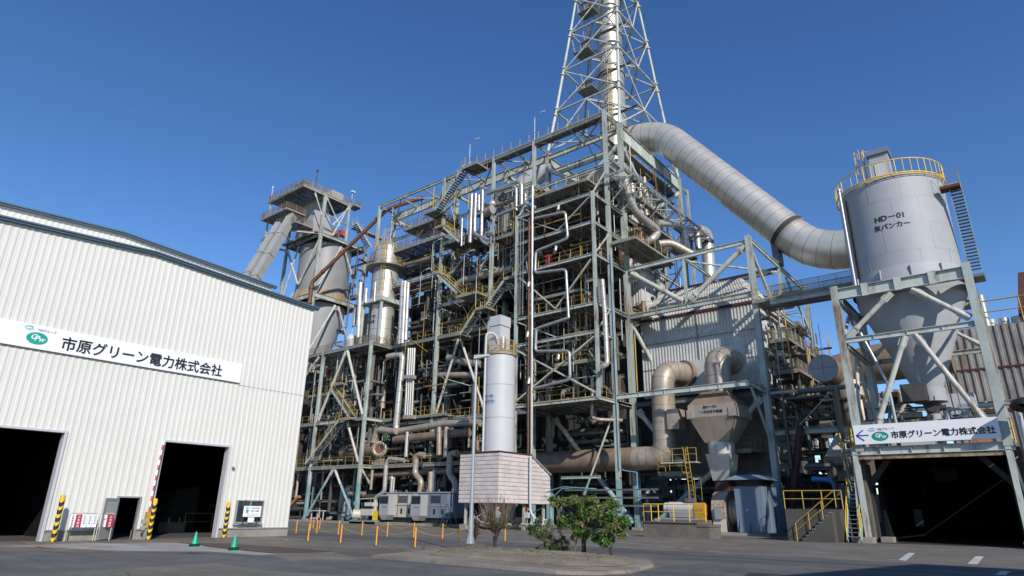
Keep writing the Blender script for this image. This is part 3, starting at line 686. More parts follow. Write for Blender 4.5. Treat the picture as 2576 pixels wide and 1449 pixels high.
for y in (32,42.5,49.3,58.6,72.6):
    for z in (12.1,21.8,27.1,30.8,34.2,40.4):
        if y > 50 and z in (30.8,34.2): continue
        F.beam((XA,y,z),(XB,y,z),.22,.4)
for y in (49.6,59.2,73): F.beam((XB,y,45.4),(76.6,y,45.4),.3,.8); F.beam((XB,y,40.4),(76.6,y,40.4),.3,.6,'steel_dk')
for y0, y1, zz in ((32,42.3,(39.2,)),(42.3,49,(12.1,22.8,27.1,34.3,40.4)),(49,58,(12.1,22.8,27.1,36.0)),(58,72.2,(12.1,22.8,32,37.3))):
    for z in zz: F.beam((XA,y0,z),(XA,y1,z),.25,.42,stiff=3)
for y0, y1 in ((32,42.7),(42.7,49.6),(49.6,59.2),(59.2,73)):
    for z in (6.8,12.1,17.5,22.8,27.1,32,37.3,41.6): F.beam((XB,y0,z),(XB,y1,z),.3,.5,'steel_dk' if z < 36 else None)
for z in (12.1,21.9,27.2,30.6,34.2,39.3): F.beam((XA,32,z),(XB,32,z),.25,.45)
for z in (21.9,29.5,35.6,40.6): F.beam((XB,32,z),(68.1,32,z),.28,.5); F.beam((68.1,32,z),(76.6,32,z),.28,.5)
# tube braces
F.brace((XB,32.3,43.6),(XB,42.4,36.4),.26,'brace'); F.brace((XB,42.4,43.6),(XB,32.3,36.4),.26,'brace')
F.brace((XB+.3,32,43.6),(68.1,32,37.6),.24); F.brace((76.3,32,43.8),(68.1,32,38),.24)
F.brace((XB,59,44.6),(XB,66,41.8),.2); F.brace((XB,73,44.6),(XB,66,41.8),.2)
F.brace((XB,42.7,43.6),(XB,46.2,41.8),.18); F.brace((XB,49.6,43.6),(XB,46.2,41.8),.18)
F.brace((XB,49.6,36.8),(XB,54.4,32.4),.2); F.brace((XB,59.2,36.8),(XB,54.4,32.4),.2)
F.brace((XB,42.9,12.4),(XB,47,20.8),.22); F.brace((XB,50,12.4),(XB,47,20.8),.22)
F.brace((XA,49.4,12.5),(XA,54,22.4),.16); F.brace((XA,57.6,12.5),(XA,54,22.4),.16)
F.brace((XB,58.6,.6),(XB,51,6.4),.2); F.brace((XB,32.6,.6),(XB,42,11.6),.26); F.brace((XB,49,.8),(XB,43,6.4),.18)
F.brace((XB,33,26.8),(XB,42,22.3),.2,'steel_dk'); F.brace((XB,42.5,22.2),(XB,33,17.6),.2,'steel_dk')
F.brace((76.6,33,44),(76.6,42,38),.2); F.brace((68.3,60,40),(68.3,72,30),.2,'steel_dk'); F.brace((76.6,60,40),(76.6,72,32),.2,'steel_dk')
F.brace((XB+.4,32,21.3),(64.5,30,14),.24)
# floors with railings
F.floor(XA,57.7,32.6,53.5,46.3,'',1.3); F.put('railing', MB().rail([(XA-.1,32.6,46.3),(XA-.1,53.5,46.3)]), 'yellow'); F.put('railing', MB().rail([(57.8,33,46.3),(57.8,53.5,46.3)]), 'yellow')
F.floor(XA,XB,58.3,66.2,40.4,'WS',1.4,mesh=True); F.floor(XA-.2,XB,58,73.5,37.3,'WS',1.5,mesh=True); F.floor(XB,66,60,73,36.2,'W',1.6)
F.floor(XA,XB,53,58,36.0,'W'); F.floor(XA,XB,42.6,48.8,34.3,'W'); F.floor(XA,XB,42.6,58,27.1,'W'); F.floor(XA,XB,42.6,72,22.8,'W')
F.floor(XA,XB,58.3,72,31.8,''); F.floor(XA,XB,42.6,58,12.1,'W'); F.floor(XB,63,42.7,58,17.5,'W'); F.floor(XA,XB,49,58,6.9,'W')
F.floor(XB,63,32.4,42.4,39.4,'W',1.2); F.floor(57,XB,32.3,42,36.7,'W',1.2)
for z in (17.5,27.1,32,37.3): F.floor(XB,64,43,59,z,'W')
F.floor(XA,XB+6,28.9,31.8,29.4,'WS',1.2); F.floor(XB,67,30.2,31.9,21.9,'S',1.2)
F.floor(XB-.3,62.5,31.9,34,35.6,'S'); F.floor(61,76,32.2,33.6,43.8,'S',1.4)
# right hand walkway truss hanging out from the frame
for y in (29,31.2): F.beam((55.6,y,37.2),(79.0,y,37.2),.2,.32)
for i in range(14):
    x = 55.6+i*1.8; F.angle((x,29,37.2),(x,31.2,37.2),.14)
    if i < 13: F.angle((x,29 if i%2 else 31.2,37.15),(x+1.8,31.2 if i%2 else 29,37.15),.12)
for i in range(9): x = 57+i*2.6; F.angle((x,29,37.1),(x,31.9,34.6),.12)
F.beam((55.6,29,37.2),(55.6,32,37.2),.2,.32); F.put('grating', MB().box(62,79,31.2,31.9,37.3,37.34), 'grating'); F.put('railing', MB().rail([(64,31.3,37.3),(79,31.3,37.3)]), 'yellow')
F.floor(64,76.5,30.2,31.9,33.8,'S',1.4)
F.done()
# ---------------------------------------------------------------- front platform tower
F = Frame('platform_tower', 'pale green platform tower of stacked yellow-railed decks in front of the boiler frame', 'steel frame', (XO,32,12))
F.col(XO,32,12,34.4,.42,foot=False); F.col(XO,42.35,.2,34.4,.42)
lv = (12.05,18.7,21.7,27.1,30.8,34.2)
for z in lv:
    F.beam((XO,32,z),(XO,42.35,z),.25,.42,stiff=2.3); F.beam((XO,32,z),(XA,32,z),.22,.38); F.beam((XO,42.35,z),(XA,42.35,z),.22,.38)
    F.beam((54.8,32,z-.05),(54.8,42.35,z-.05),.12,.2,'joist')
for z, r in ((12.05,'WS'),(21.7,'W'),(27.1,'WS'),(30.8,''),(34.2,'')): F.floor(XO+.15,XB,32.2,42.2,z+.2,r,1.25)
F.floor(54.4,XB,33.4,41.8,37.0,'WS',1.1); F.floor(55,XB,35,42,24.4,'',1.2); F.floor(54,57,33,38,16.2,'W',1.2)
F.put('railing', MB().rail([(54.4,34.5,27.3),(54.4,41.6,27.3)]), 'yellow')
F.angle((XO,42.2,18.2),(XO,32.3,12.6),.28,'brace'); F.angle((XO,32.3,18.2),(XO,42.2,12.6),.28,'brace')
F.angle((XO,42.2,21.4),(XO,37,18.9),.2,'brace'); F.angle((XO,32.4,26.6),(XO,37,22.0),.2,'brace'); F.angle((XO,37,22),(XO,41.9,26.6),.2,'brace')
F.angle((XO,32.2,34),(XO,36.6,31),.18); F.angle((XO,41.9,34),(XO,36.6,31),.18)
for z in (18.7,27.1): F.angle((XO,32,z),(XA,32,z+3.4),.16,'brace')
F.angle((XO,42.3,34.2),(XA,42.3,39),.2); F.angle((XO,32,34.2),(XA,32,38.6),.2)
F.beam((XO+.2,42.35,5.2),(XO+.2,48.5,5.2),.2,.35); F.beam((XO,32.1,4.7),(XO,36.5,4.7),.2,.3)
for z in (2.2,2.9,3.6): F.beam((54.5,27,z),(54.5,37,z),.12,.16,'joist')
F.brace((XA,32,11.6),(XA,36,3.2),.1)
F.done()
# ---------------------------------------------------------------- annex frame
F = Frame('steel_annex', 'open three-level steel annex with yellow rails beside the warehouse corner', 'steel frame', (XO,67.3,0))
for y in (67.3,77.9,84.5):
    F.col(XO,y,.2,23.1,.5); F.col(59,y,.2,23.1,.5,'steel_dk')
for z in (6.8,12.8,22.9):
    h = .5; F.beam((XO,67.3,z-.1),(XO,77.9,z-.1),.25,h,stiff=2.4); F.beam((XO,77.9,z-.1),(XO,84.5,z-.1),.25,h); F.beam((XO,67.3,z-.1),(59,67.3,z-.1),.25,h); F.beam((XO,77.9,z-.1),(59,77.9,z-.1),.25,.4)
F.floor(XO,59,67.3,84.5,22.9,'WS',1.4,mesh=True); F.floor(XO,55.4,67.4,73.5,12.8,'W'); F.floor(XO,55,77,84,12.8,'WS'); F.floor(XO,59,67.3,84.5,6.85,'WS',1.4)
F.floor(55,59,49,67.2,6.85,'W',1.6); F.floor(56,59.5,56,67,12.8,'W',1.5); F.floor(55.5,58,77.9,84,17.5,'WS'); F.floor(XO-1.1,XO,69.0,71.2,12.8,'WS'); F.floor(XO,54.4,73.2,75.6,18.0,'WS')
F.brace((XO,77.4,13.2),(XO,72.7,22.4),.19,'brace'); F.brace((XO,67.8,13.2),(XO,72.4,22.4),.19,'brace')
F.brace((XO,67.8,7.2),(XO,70.8,12.4),.17,'brace'); F.brace((XO,77.4,7.2),(XO,74.5,12.4),.17,'steel_dk')
F.brace((XO,77.6,.6),(XO,72.9,6.4),.16); F.brace((XO,67.8,.6),(XO,72.5,6.4),.16)
F.brace((XO,84,18),(XO,79,22.4),.15,'brace'); F.brace((XO+.2,67.3,6.4),(55,67.3,4.6),.1)
F.beam((XO,84.5,0.6),(XO,84.5,22),.2,.3)
F.put('beam', MB().ib((55,49,6.7),(55,67.3,6.7),.22,.4), 'steel')
F.beam((XA,42.5,12.4),(XA,49,12.4),.2,.35)
F.done()
# ---------------------------------------------------------------- silo tower
F = Frame('silo_tower', 'rusty-railed fuel silo tower rising behind the warehouse roof', 'tower', (54.4,84,0))
F.col(54.2,84,.2,51.0,.6); F.col(59.1,84,43.8,51.2,.45,foot=False); F.col(63.4,84,.2,43.6,.6); F.col(54.2,93.6,.2,51.0,.55); F.col(63.4,93.6,.2,43.6,.55); F.col(50.2,93.9,44,51,.3,foot=False)
for z, h in ((33.4,.9),(43.8,.6)):
    for a, b in (((54.2,84),(63.4,84)),((54.2,84),(54.2,93.6)),((63.4,84),(63.4,93.6)),((54.2,93.6),(63.4,93.6))): F.beam((*a,z),(*b,z),.35,h,stiff=2.5)
F.floor(50,59.6,84,94.4,51.1,'WSN',1.2,mesh=True,rail_mt='yellow'); F.floor(49.0,52.6,86.6,94,47.2,'WSEN',1.2,mesh=True); F.floor(53.5,63.4,84.3,94,44.2,'SW',1.3); F.floor(59.6,61.0,83.4,85.2,51.1,'SE',1.2,mesh=True)
F.floor(60,66,83.0,84,46.9,'S'); F.floor(50.2,53.6,85.5,88.5,45.0,'WS',mesh=True)
for a, b in (((50,84),(50,94.4)),((50,84),(59.6,84)),((59.6,84),(59.6,94.4)),((54.2,84),(54.2,94))): F.beam((*a,50.8),(*b,50.8),.25,.4)
F.beam((50,95,44),(50,88,44),.25,.4); F.beam((50,88,44),(54.2,84.2,43.9),.25,.35); F.beam((50,95,43.2),(54.2,93.8,43.2),.25,.35)
F.beam((54.2,84,47.6),(59.1,84,47.2),.2,.3)
for a, b, r in (((54.4,84,50.6),(57.6,84,46.4),.11),((59,84,50.4),(56.2,84,46),.11),((59.0,84,50.6),(56.4,84,44.2),.11),((54.0,84,47),(52.2,84,50.4),.10),((54.2,84,43.2),(54.2,88.6,36),.17),((54.2,93.4,43.2),(54.2,88.8,36),.17),((54.5,84,34.2),(58.4,84,42.8),.17),((63.2,84,34.2),(59.0,84,42.8),.17),((63.2,84,24),(59,84,32.6),.17),((54.4,84,24),(58.5,84,32.6),.17),((54.2,93,34),(54.2,90,43),.14),((54.2,84.5,33),(54.2,92,24),.14)): F.brace(a,b,r,'brace')
F.done()
sc_ = V((58.8,88.8,0))
t = thing('fuel_silo', 'large weathered grey cylindrical silo with rust-stained skirt inside the tower', 'silo', tuple(sc_))
MB().lathe(sc_, [(4.25,33.8),(4.25,43.2)], 48).lathe(sc_, [(4.25,43.2),(3.9,43.7),(0,43.8)], 48).build('shell', M['silo2'], t)
MB().lathe(sc_, [(4.9,33.0),(4.85,33.5),(4.3,35.2)], 48).build('skirt', mat('rust_skirt', (.35,.27,.17), .6, rust=.7, rustc=(.25,.13,.06)), t)
MB().lathe(sc_, [(4.2,33.0),(4.0,30.5),(1.8,23.5),(1.5,22)], 40).build('hopper', M['silo'], t)
mb = MB()
for k in range(12): a = 6.2832*k/12; mb.ob((sc_.x+4.6*math.cos(a),sc_.y+4.6*math.sin(a),33.4),(sc_.x+4.3*math.cos(a),sc_.y+4.3*math.sin(a),35.1),.05,.7,(math.cos(a),math.sin(a),0))
mb.build('stiffeners', M['silo2'], t)
t = thing('tower_head_machinery', 'rusty grey machinery and drive housings at the head of the silo tower', 'machinery', (55,88,44.3))
mb = MB(); mb.hexa([(53.8,86,44.4),(58,86,44.4),(58,91,44.4),(53.8,91,44.4)],[(54.2,86.6,50.6),(56.6,86.6,50.6),(56.6,90,50.6),(54.2,90,50.6)]); mb.build('chute_housing', M['silo'], t)
MB().box(56,58.4,85.0,86.6,51.2,52.9).build('drive_box', M['cabinet'], t); MB().cyl((51.5,86,52),(51.5,88,52),.8,n=14).cyl((52,90.5,52),(52,92,52),.7,n=14).build('pulley', M['pipe_dk'], t)
MB().box(58.2,59.6,84.2,85.2,45.1,46.1).build('panel_box', mat('faded_red', (.38,.07,.08), .5), t); MB().hexa([(56.5,86,44.4),(59.5,86,44.4),(59.5,90,44.4),(56.5,90,44.4)],[(57.5,87,47.4),(59,87,47.4),(59,89,47.4),(57.5,89,47.4)]).build('gear_case', M['sheet_dk'], t)
MB().cyl((52.2,84.1,51),(52.2,84.1,54.3),.06,n=6).cyl((52.2,84.1,54.3),(52.2,84.1,54.7),.18,n=8).build('warning_light', M['rustred'], t)
MB().cyl((50.2,94,51),(50.2,94,53.6),.06,n=6).cyl((50.2,94,53.6),(50.2,94,53.9),.16,n=8).build('warning_light', M['lamp'], t); MB().cyl((59.5,84.1,52.2),(59.5,84.1,53.6),.05,n=6).box(59.2,59.9,83.8,84.3,53.5,53.8).build('flood_lamp', M['lamp'], t)
# twin conveyor galleries
def gallery(top, bot, w_, h_, label):
    top, bot = V(top), V(bot); t = thing('conveyor_gallery', label, 'conveyor', tuple(bot), 'enclosed conveyors climbing to the silo tower')
    MB().ob(bot, top, w_, h_).build('casing', M['sheet'] if 0 else mat('gallery_grey', (.40,.40,.38), .5, .2, rust=.15, var=.15), t)
    mb = MB(); n = 8
    for i in range(1, n): p = bot+(top-bot)*i/n; d = (top-bot).normalized()*.05; mb.ob(p-d, p+d, w_+.08, h_+.08)
    mb.build('joint_bands', M['seam'], t)
ga, gb = at('c3',435,455,Y=87.2), at('c3',160,925,Y=85.6); gallery(ga+(ga-gb)*.05, gb-(ga-gb)*1.7, 1.15, 1.2, 'near enclosed grey conveyor climbing from the warehouse roof to the silo tower')
ga, gb = at('c3',370,470,Y=90.2), at('c3',105,900,Y=88.6); gallery(ga+(ga-gb)*.05, gb-(ga-gb)*1.7, 1.15, 1.2, 'far enclosed grey conveyor behind its twin, climbing to the silo tower')
# rusty diagonal pipe
pipe([at('c3',1475,290,X=61),at('c3',1190,378,X=58),at('c3',600,950,Y=83.0),at('c3',578,1130,Y=83.0)], .30, 'rustpipe', 'long rust-brown pipe sloping from the boiler frame corner down to the silo tower', bend=.5, flange=1)
# ---------------------------------------------------------------- chimney tower
F = Frame('chimney_tower', 'tapering lattice tower of pale green tubes standing on the boiler frame', 'lattice tower', (68.3,37.3,46.5), 'steel_hi')
Z = [46.6,53.1,60,66.9,73.6,80.2,86.5]; lx0 = [60,61.1,62,63,63.9,64.7,65.4]; lx1 = [76.6,74.9,73.2,71.8,70.3,69.4,68.6]; ly0 = [32,32.4,32.75,33.1,33.45,33.8,34.1]; ly1 = [42.7,42.1,41.4,40.8,40.2,39.7,39.2]
cor = [[(lx0[i],ly0[i],Z[i]),(lx1[i],ly0[i],Z[i]),(lx1[i],ly1[i],Z[i]),(lx0[i],ly1[i],Z[i])] for i in range(len(Z))]
for k in range(4):
    for i in range(len(Z)-1):
        a, b = V(cor[i][k]), V(cor[i+1][k]); mb = MB().cyl(a,b,.20-.01*i,n=12)
        d = (b-a).normalized(); mb.cyl(b-d*.75,b-d*.6,.36,n=12).cyl(b+d*.4,b+d*.55,.36,n=12); F.put('leg', mb, 'steel_hi')
for i in range(1, len(Z)):
    for k in range(4):
        a, b = V(cor[i][k]), V(cor[i][(k+1)%4]); F.put('ring_tube', MB().cyl(a,b,.13,n=10), 'steel_hi' if k != 1 else 'brace')
        F.put('joint_plate', MB().ob(a, a+(b-a).normalized()*.8, .05, .55).ob(b, b+(a-b).normalized()*.8, .05, .55), 'rustred' if i%2 else 'steel_dk')
for i in range(len(Z)-1):
    for k in range(4):
        a, b = V(cor[i][k]), V(cor[i][(k+1)%4]); c, d = V(cor[i+1][k]), V(cor[i+1][(k+1)%4]); mm = (c+d)/2; m2 = (a+b)/2
        if i == 0: F.brace(a, mm, .10, 'brace', False); F.brace(b, mm, .10, 'brace', False)
        elif k in (0, 2):
            F.brace(m2, c, .09, 'brace', False); F.brace(m2, d, .09, 'brace', False)
        else:
            F.brace(a, d, .10, 'brace', False); F.brace(b, c, .10, 'brace', False)
    if i:
        q = cor[i]; m_ = [(V(q[j])+V(q[(j+1)%4]))/2 for j in range(4)]
        for j in range(4): F.put('beam', MB().ib(m_[j], m_[(j+1)%4], .22, .3), 'steel_hi')
        F.put('beam', MB().ib(V(q[0])*.5+V(q[1])*.5+V((-1.9,0,-.3)), V(q[3])*.5+V(q[2])*.5+V((-1.9,0,-.3)), .2,.3), 'steel_dk')
for z, x, y in ((56.8,64.6,38.6),(64.0,65.2,39.4),(71.2,65.6,38.8)): F.put('grating', MB().box(x-1.3,x+.6,y-1,y+1.5,z,z+.08), 'joist'); F.put('railing', MB().rail([(x+.6,y-1,z),(x-1.3,y-1,z),(x-1.3,y+1.5,z)],1.0), 'yellow')
F.floor(64.8,66.2,34.2,40.8,77.6,'',.9); F.floor(70.4,71.8,34.2,40.8,77.6,'',.9); F.floor(65.6,71,33.6,35,77.6,'S',.9)
F.done()
SX, SY = 68.2, 37.3
t = thing('chimney_stack', 'shiny riveted metal chimney stack rising inside the lattice tower', 'chimney', (SX,SY,44))
MB().cyl((SX,SY,44),(SX,SY,54),1.95,1.9,n=32).cyl((SX,SY,54),(SX,SY,90),1.85,1.75,n=32).build('flue', M['alu'], t)
mb = MB()
for z in [47.5,51,54,60.8,67.6,74.4,81]: mb.cyl((SX,SY,z),(SX,SY,z+.22),2.02-.003*(z-44),n=32)
mb.build('stiffener_rings', M['steel_dk'], t)
mb = MB(); z = 44.6
while z < 88: mb.cyl((SX,SY,z),(SX,SY,z+.03),1.965-.0043*(z-44) if z < 54 else 1.865-.0025*(z-54),n=32); z += .95
mb.build('seam_bands', M['seam'], t)
ladder((65.6,36.2,47),(65.6,36.2,64), (-.7,-.7,0), 'yellow caged ladder climbing the left side of the chimney stack')
ladder((66.6,40.0,62),(66.6,40.0,88), (-1,0,0), 'dark caged ladder high on the left side of the chimney stack', mt='steel_dk')
# big flue duct
P = ats('r6', [(150,210)], X=70)+[at('r6',335,215,X=70),at('r6',1370,1045,X=70),at('r6',1545,1125,X=70),at('r6',1850,1085,X=70)]
P[0] = V((69.6,37,P[1].z+.6)); P[1] = V((70,31.6,50.3)); e = at('r6',1470,1090,X=70)
P = [V((69.2,36.4,0)), at('w1',212,120,X=70), at('w1',733,525,X=70), at('w1',1000,487,X=70)]; P[0].z = P[1].z+.5
t = thing('flue_duct', 'giant silver ribbed flue duct sloping down from the chimney base to behind the ash silo', 'duct', tuple(P[0]))
mb = MB().tube(P, 2.08, 36, bend=3.2, seg=6); path = mb.path; mb.build('duct_shell', M['alu'], t)
MB().rings(path, 2.09, 1.28, .05, 36).build('seam_bands', M['seam'], t)
d = (P[2]-P[1]).normalized(); q = P[2]-d*4.2; MB().cyl(q,q+d*.6,2.13,n=36).build('expansion_joint', mat('black_joint', (.05,.045,.04), .8), t)
mb = MB(); mb.cyl(q-d*.1,q,2.2,n=36).cyl(q+d*.6,q+d*.7,2.2,n=36).build('joint_flange', M['alu_dull'], t)
MB().box(69.2,70.8,18.0,18.7,27.9,30.4).build('saddle', M['steel_dk'], t); MB().cyl((SX+.4,SY-.2,P[0].z),V(P[0])+(P[1]-P[0]).normalized()*.9,2.08,2.13,n=30).build('inlet_collar', M['alu_brown'], t)
# ---------------------------------------------------------------- right bay frame
F = Frame('filter_house_portal', 'pale green portal frame over the corrugated filter house right of the boiler frame', 'steel frame', (XB,18.3,0))
F.col(XB,18.3,.2,27.9,.7,); F.col(79.6,18.3,.2,28.0,.55); F.col(79.6,32,.2,28,.5,'steel_dk'); F.col(XB,25.2,22.2,27.3,.35,foot=False); F.col(69.6,18.3,24.6,27.9,.4,foot=False)
F.beam((XB,18.3,27.3),(XB,32,27.3),.3,.55,'steel_hi',3.3); F.beam((XB,18.3,21.8),(XB,32,21.8),.32,.6,stiff=3.3); F.beam((XA,18.6,12.55),(XA,32,12.55),.3,.6,'steel_hi',2.6)
F.beam((XA,18.6,12.55),(XB,18.3,12.3),.3,.55); F.beam((XB,18.3,12.2),(XB,31.6,12.2),.3,.55,'steel_dk')
F.beam((XB,18.3,27.6),(79.6,18.3,27.6),.3,.55,'steel_hi'); F.beam((XB,18.3,21.6),(79.6,18.3,21.6),.3,.5); F.beam((79.6,18.3,27.6),(79.6,32,27.6),.3,.5); F.beam((69.6,18.3,27.2),(69.6,32,27.2),.4,.8,'steel_dk'); F.beam((XB,25.2,27.2),(79.6,25.2,27.2),.25,.4)
F.beam((XB,31.8,27.3),(79.6,31.8,27.3),.25,.4); F.beam((XB,18.3,12.2),(79.6,18.3,12.2),.3,.6,'steel_dk'); F.beam((XB,18.3,16.4),(66,18.3,16.4),.2,.35)
F.brace((XB,31.4,26.8),(XB,25.6,22.4),.27); F.brace((XB,18.7,26.9),(XB,24.8,22.4),.27); F.brace((XB+.4,18.3,26.6),(66,18.3,22),.17); F.brace((69.4,18.3,24.8),(66,18.3,22),.17)
F.brace((XB+.4,25.2,26.9),(69.4,18.5,26.9),.12,'steel'); F.brace((XB+.4,25.2,26.9),(69.4,31.8,26.9),.12,'steel'); F.brace((79.4,18.3,22.2),(72,18.3,27),.15)
F.brace((XB,31.4,11.6),(XB,27,6),.25); F.brace((XB,18.8,11.8),(XB,22.6,8),.25); F.angle((XB-3.4,18.5,12.2),(XB,18.3,7.4),.2); F.brace((XB,30.5,.4),(XB,22,6.8),.27)
F.brace((79.6,18.3,20.9),(74,18.3,13),.15,'steel_dk')
F.floor(XB+.1,60.9,18.6,31.6,22.1,'W',1.4); F.floor(59.4,63,15.6,18.2,20.9,'WSE',1.1); F.floor(62.4,80,16.4,18.2,17.6,'SWE',1.1,mesh=True); F.floor(63,70,16.0,18.2,14.6,'SW',1.1,mesh=True); F.floor(59.2,61.4,18.5,21.9,12.9,'WN',1.1)
F.floor(70,82,16.0,18.2,15.6,'S',1.1); F.floor(66,80,14.6,18.2,12.3,'SW',1.2); F.col(81.8,17,8,22.3,.3,'steel',False); F.floor(60.5,66,12.6,16,5.6,'WS')
F.beam((XB,7,8.5),(XB,18,8.5),.3,.5); F.col(XB,12.6,.2,12,.4,'steel_dk'); F.angle((XB,12.8,11.8),(XB,16.2,8.7),.14); F.beam((XB,8,12.1),(XB,18,12.1),.2,.3)
F.beam((61,19,5),(61,31,5),.3,.5,'steel_dk'); F.floor(57.6,59.2,26,28.4,5.2,'WNS',1.1)
F.floor(60,64,20.2,24,7.2,'WS')
F.col(72.4,18.3,.2,12,.5,'steel_dk'); F.col(62.5,11.2,.2,9,.3)
F.done()
# filter house
t = thing('filter_house', 'grey corrugated filter house with rust streaks and hipped roof beneath the portal frame', 'building', (62.5,25,12.6))
mb = MB(); mb.corr((62.5,19.3),(62.5,31.9),13.2,21.9,.34,.07,(-1,0)); mb.build('wall', M['sheet'], t)
mb = MB(); mb.corr((62.5,19.3),(78.5,19.3),13.2,21.9,.34,.07,(0,-1)); mb.build('wall', M['sheet'], t)
MB().box(62.6,78.4,19.4,31.9,13.2,21.8).build('body', M['sheet_dk'], t)
def slope_corr(a, b, c, d, n, dep, nv):
    "ribbed sloping sheet: bottom edge a-b, top edge d-c"
    a, b, c, d = map(V, (a, b, c, d)); mb = MB(); nv = V(nv); vs = []; ks = []
    for i in range(n): ks += [(i/n,0),((i+.5)/n,0),((i+.6)/n,dep),((i+.9)/n,dep)]
    ks.append((1,0))
    for u, o in ks: vs += [a+(b-a)*u+nv*o, d+(c-d)*u+nv*o]
    return mb.add(vs, [(2*i,2*i+2,2*i+3,2*i+1) for i in range(len(ks)-1)])
slope_corr((62.45,19.3,21.95),(62.45,31.9,21.95),(64.4,30.2,25.3),(64.4,20.9,25.3),36,.06,(-.85,0,.5)).build('roof', M['sheet'], t)
slope_corr((62.45,19.3,21.95),(78.5,19.3,21.95),(77,20.9,25.3),(64.4,20.9,25.3),44,.06,(0,-.85,.5)).build('roof', M['sheet'], t)
MB().box(64.35,77,20.85,30.2,25.1,25.36).build('ridge_cap', M['rustred'], t)
MB().box(62.3,62.42,19.2,32,21.7,21.95).box(62.34,78.5,19.08,19.2,21.7,21.95).build('gutter', M['rustred'], t)
mb = MB()
for z in (19.0,16.2): mb.box(62.38,62.425,19.3,31.9,z,z+.06)
mb.box(62.36,62.42,25.3,25.42,14,21.8); mb.build('joint_strips', M['seam'], t)
MB().box(62.2,62.44,24.4,27.8,13.6,16.6).build('duct_flange', M['sheet'], t); MB().box(62.2,62.44,20.5,23.4,13.9,17.6).build('duct_flange', M['sheet'], t)
# duct A : wall -> down -> left along the ground floor
pA = [V((62.3,26.3,15.3)), V((58.7,27.0,15.3)), V((58.7,28.0,6.7)), V((58.2,44.5,6.7))]
pA[0] = V((62.3,26.9,15.3)); pA[1] = V((59.0,28.0,15.2)); pA[2] = V((59.0,28.2,6.7)); pA[3] = V((59.0,45.5,6.7))
t = thing('air_duct', 'brown-stained air duct dropping from the filter house and turning left behind the platform tower', 'duct', tuple(pA[0]))
mb = MB().tube(pA[:3]+[V((59,31.5,6.7))], 1.15, 28, bend=2.3, seg=7); path = mb.path; mb.build('duct_shell', M['alu_dull'], t); MB().rings(path, 1.165, .85, .035, 28).build('seam_bands', M['seam'], t)
MB().cyl((59,31.4,6.7),(59,45.5,6.7),1.15,n=28).build('horizontal_run', M['alu_brown'], t); MB().rings([V((59,31.4,6.7)),V((59,45.5,6.7))],1.165,1.3,.035,28).build('seam_bands', M['seam'], t)
MB().box(57.7,59.2,26.0,27.2,9.2,11.1).build('damper_box', M['alu_dull'], t); MB().cyl((62.4,26.9,15.3),(61.9,27.05,15.3),1.4,n=28).build('flange', M['alu_brown'], t)
pB = [V((62.3,21.9,15.9)), V((59.0,22.3,15.9)), V((59.0,22.3,12.0))]
t = thing('air_duct', 'shorter silver air duct curving from the filter house down into the preheater hopper', 'duct', tuple(pB[0]))
mb = MB().tube(pB, 1.2, 28, bend=2.4, seg=7); path = mb.path; mb.build('duct_shell', M['alu_dull'], t); MB().rings(path, 1.215, .85, .035, 28).build('seam_bands', M['seam'], t)
# preheater hopper
t = thing('air_preheater', 'silver riveted preheater casing tapering to a hopper above the blue-grey fan silencer', 'preheater', (57.6,22.2,4.6))
xc = 58.2; y0, y1 = 20.1, 24.4
def frus(x0,x1,y0,y1,z0,X0,X1,Y0,Y1,z1): return MB().hexa([(x0,y0,z0),(x1,y0,z0),(x1,y1,z0),(x0,y1,z0)],[(X0,Y0,z1),(X1,Y0,z1),(X1,Y1,z1),(X0,Y1,z1)])
frus(xc-1.9,xc+2.2,y0,y1,11.0, xc-.9,xc+1.4,21.1,23.4,12.3).build('top_cone', M['alu_brown'], t)
MB().box(xc-1.9,xc+2.2,y0,y1,9.9,11.0).build('casing', M['alu_dull'], t)
MB().box(xc-2.0,xc+2.3,y0-.12,y0+.5,9.8,10.6).box(xc-2.0,xc+2.3,y1-.5,y1+.12,9.8,10.6).build('flange_rib', M['alu_dull'], t)
frus(xc-1.0,xc+1.0,21.2,23.4,7.7, xc-1.9,xc+2.2,y0+.05,y1-.05,9.9).build('hopper', M['alu_dull'], t)
MB().cyl((xc,22.3,6.7),(xc,22.3,7.7),1.15,1.2,n=28).build('throat', M['alu'], t)
frus(xc-.9,xc+.7,21.5,23.0,4.4, xc-1.1,xc+1.1,21.2,23.4,6.7).build('transition', M['alu'], t)
MB().box(xc-.8,xc+.7,21.6,22.9,3.4,4.4).build('bellows', M['rustred'], t)
text('BH－01', .40, M['ink'], t, (xc-1.92,22.95,10.62), (0,-1,0), (0,0,1), depth=.004, bold=.008)
text('一次空気予熱器', .30, M['ink'], t, (xc-1.92,23.25,10.2), (0,-1,0), (0,0,1), depth=.004, bold=.006)
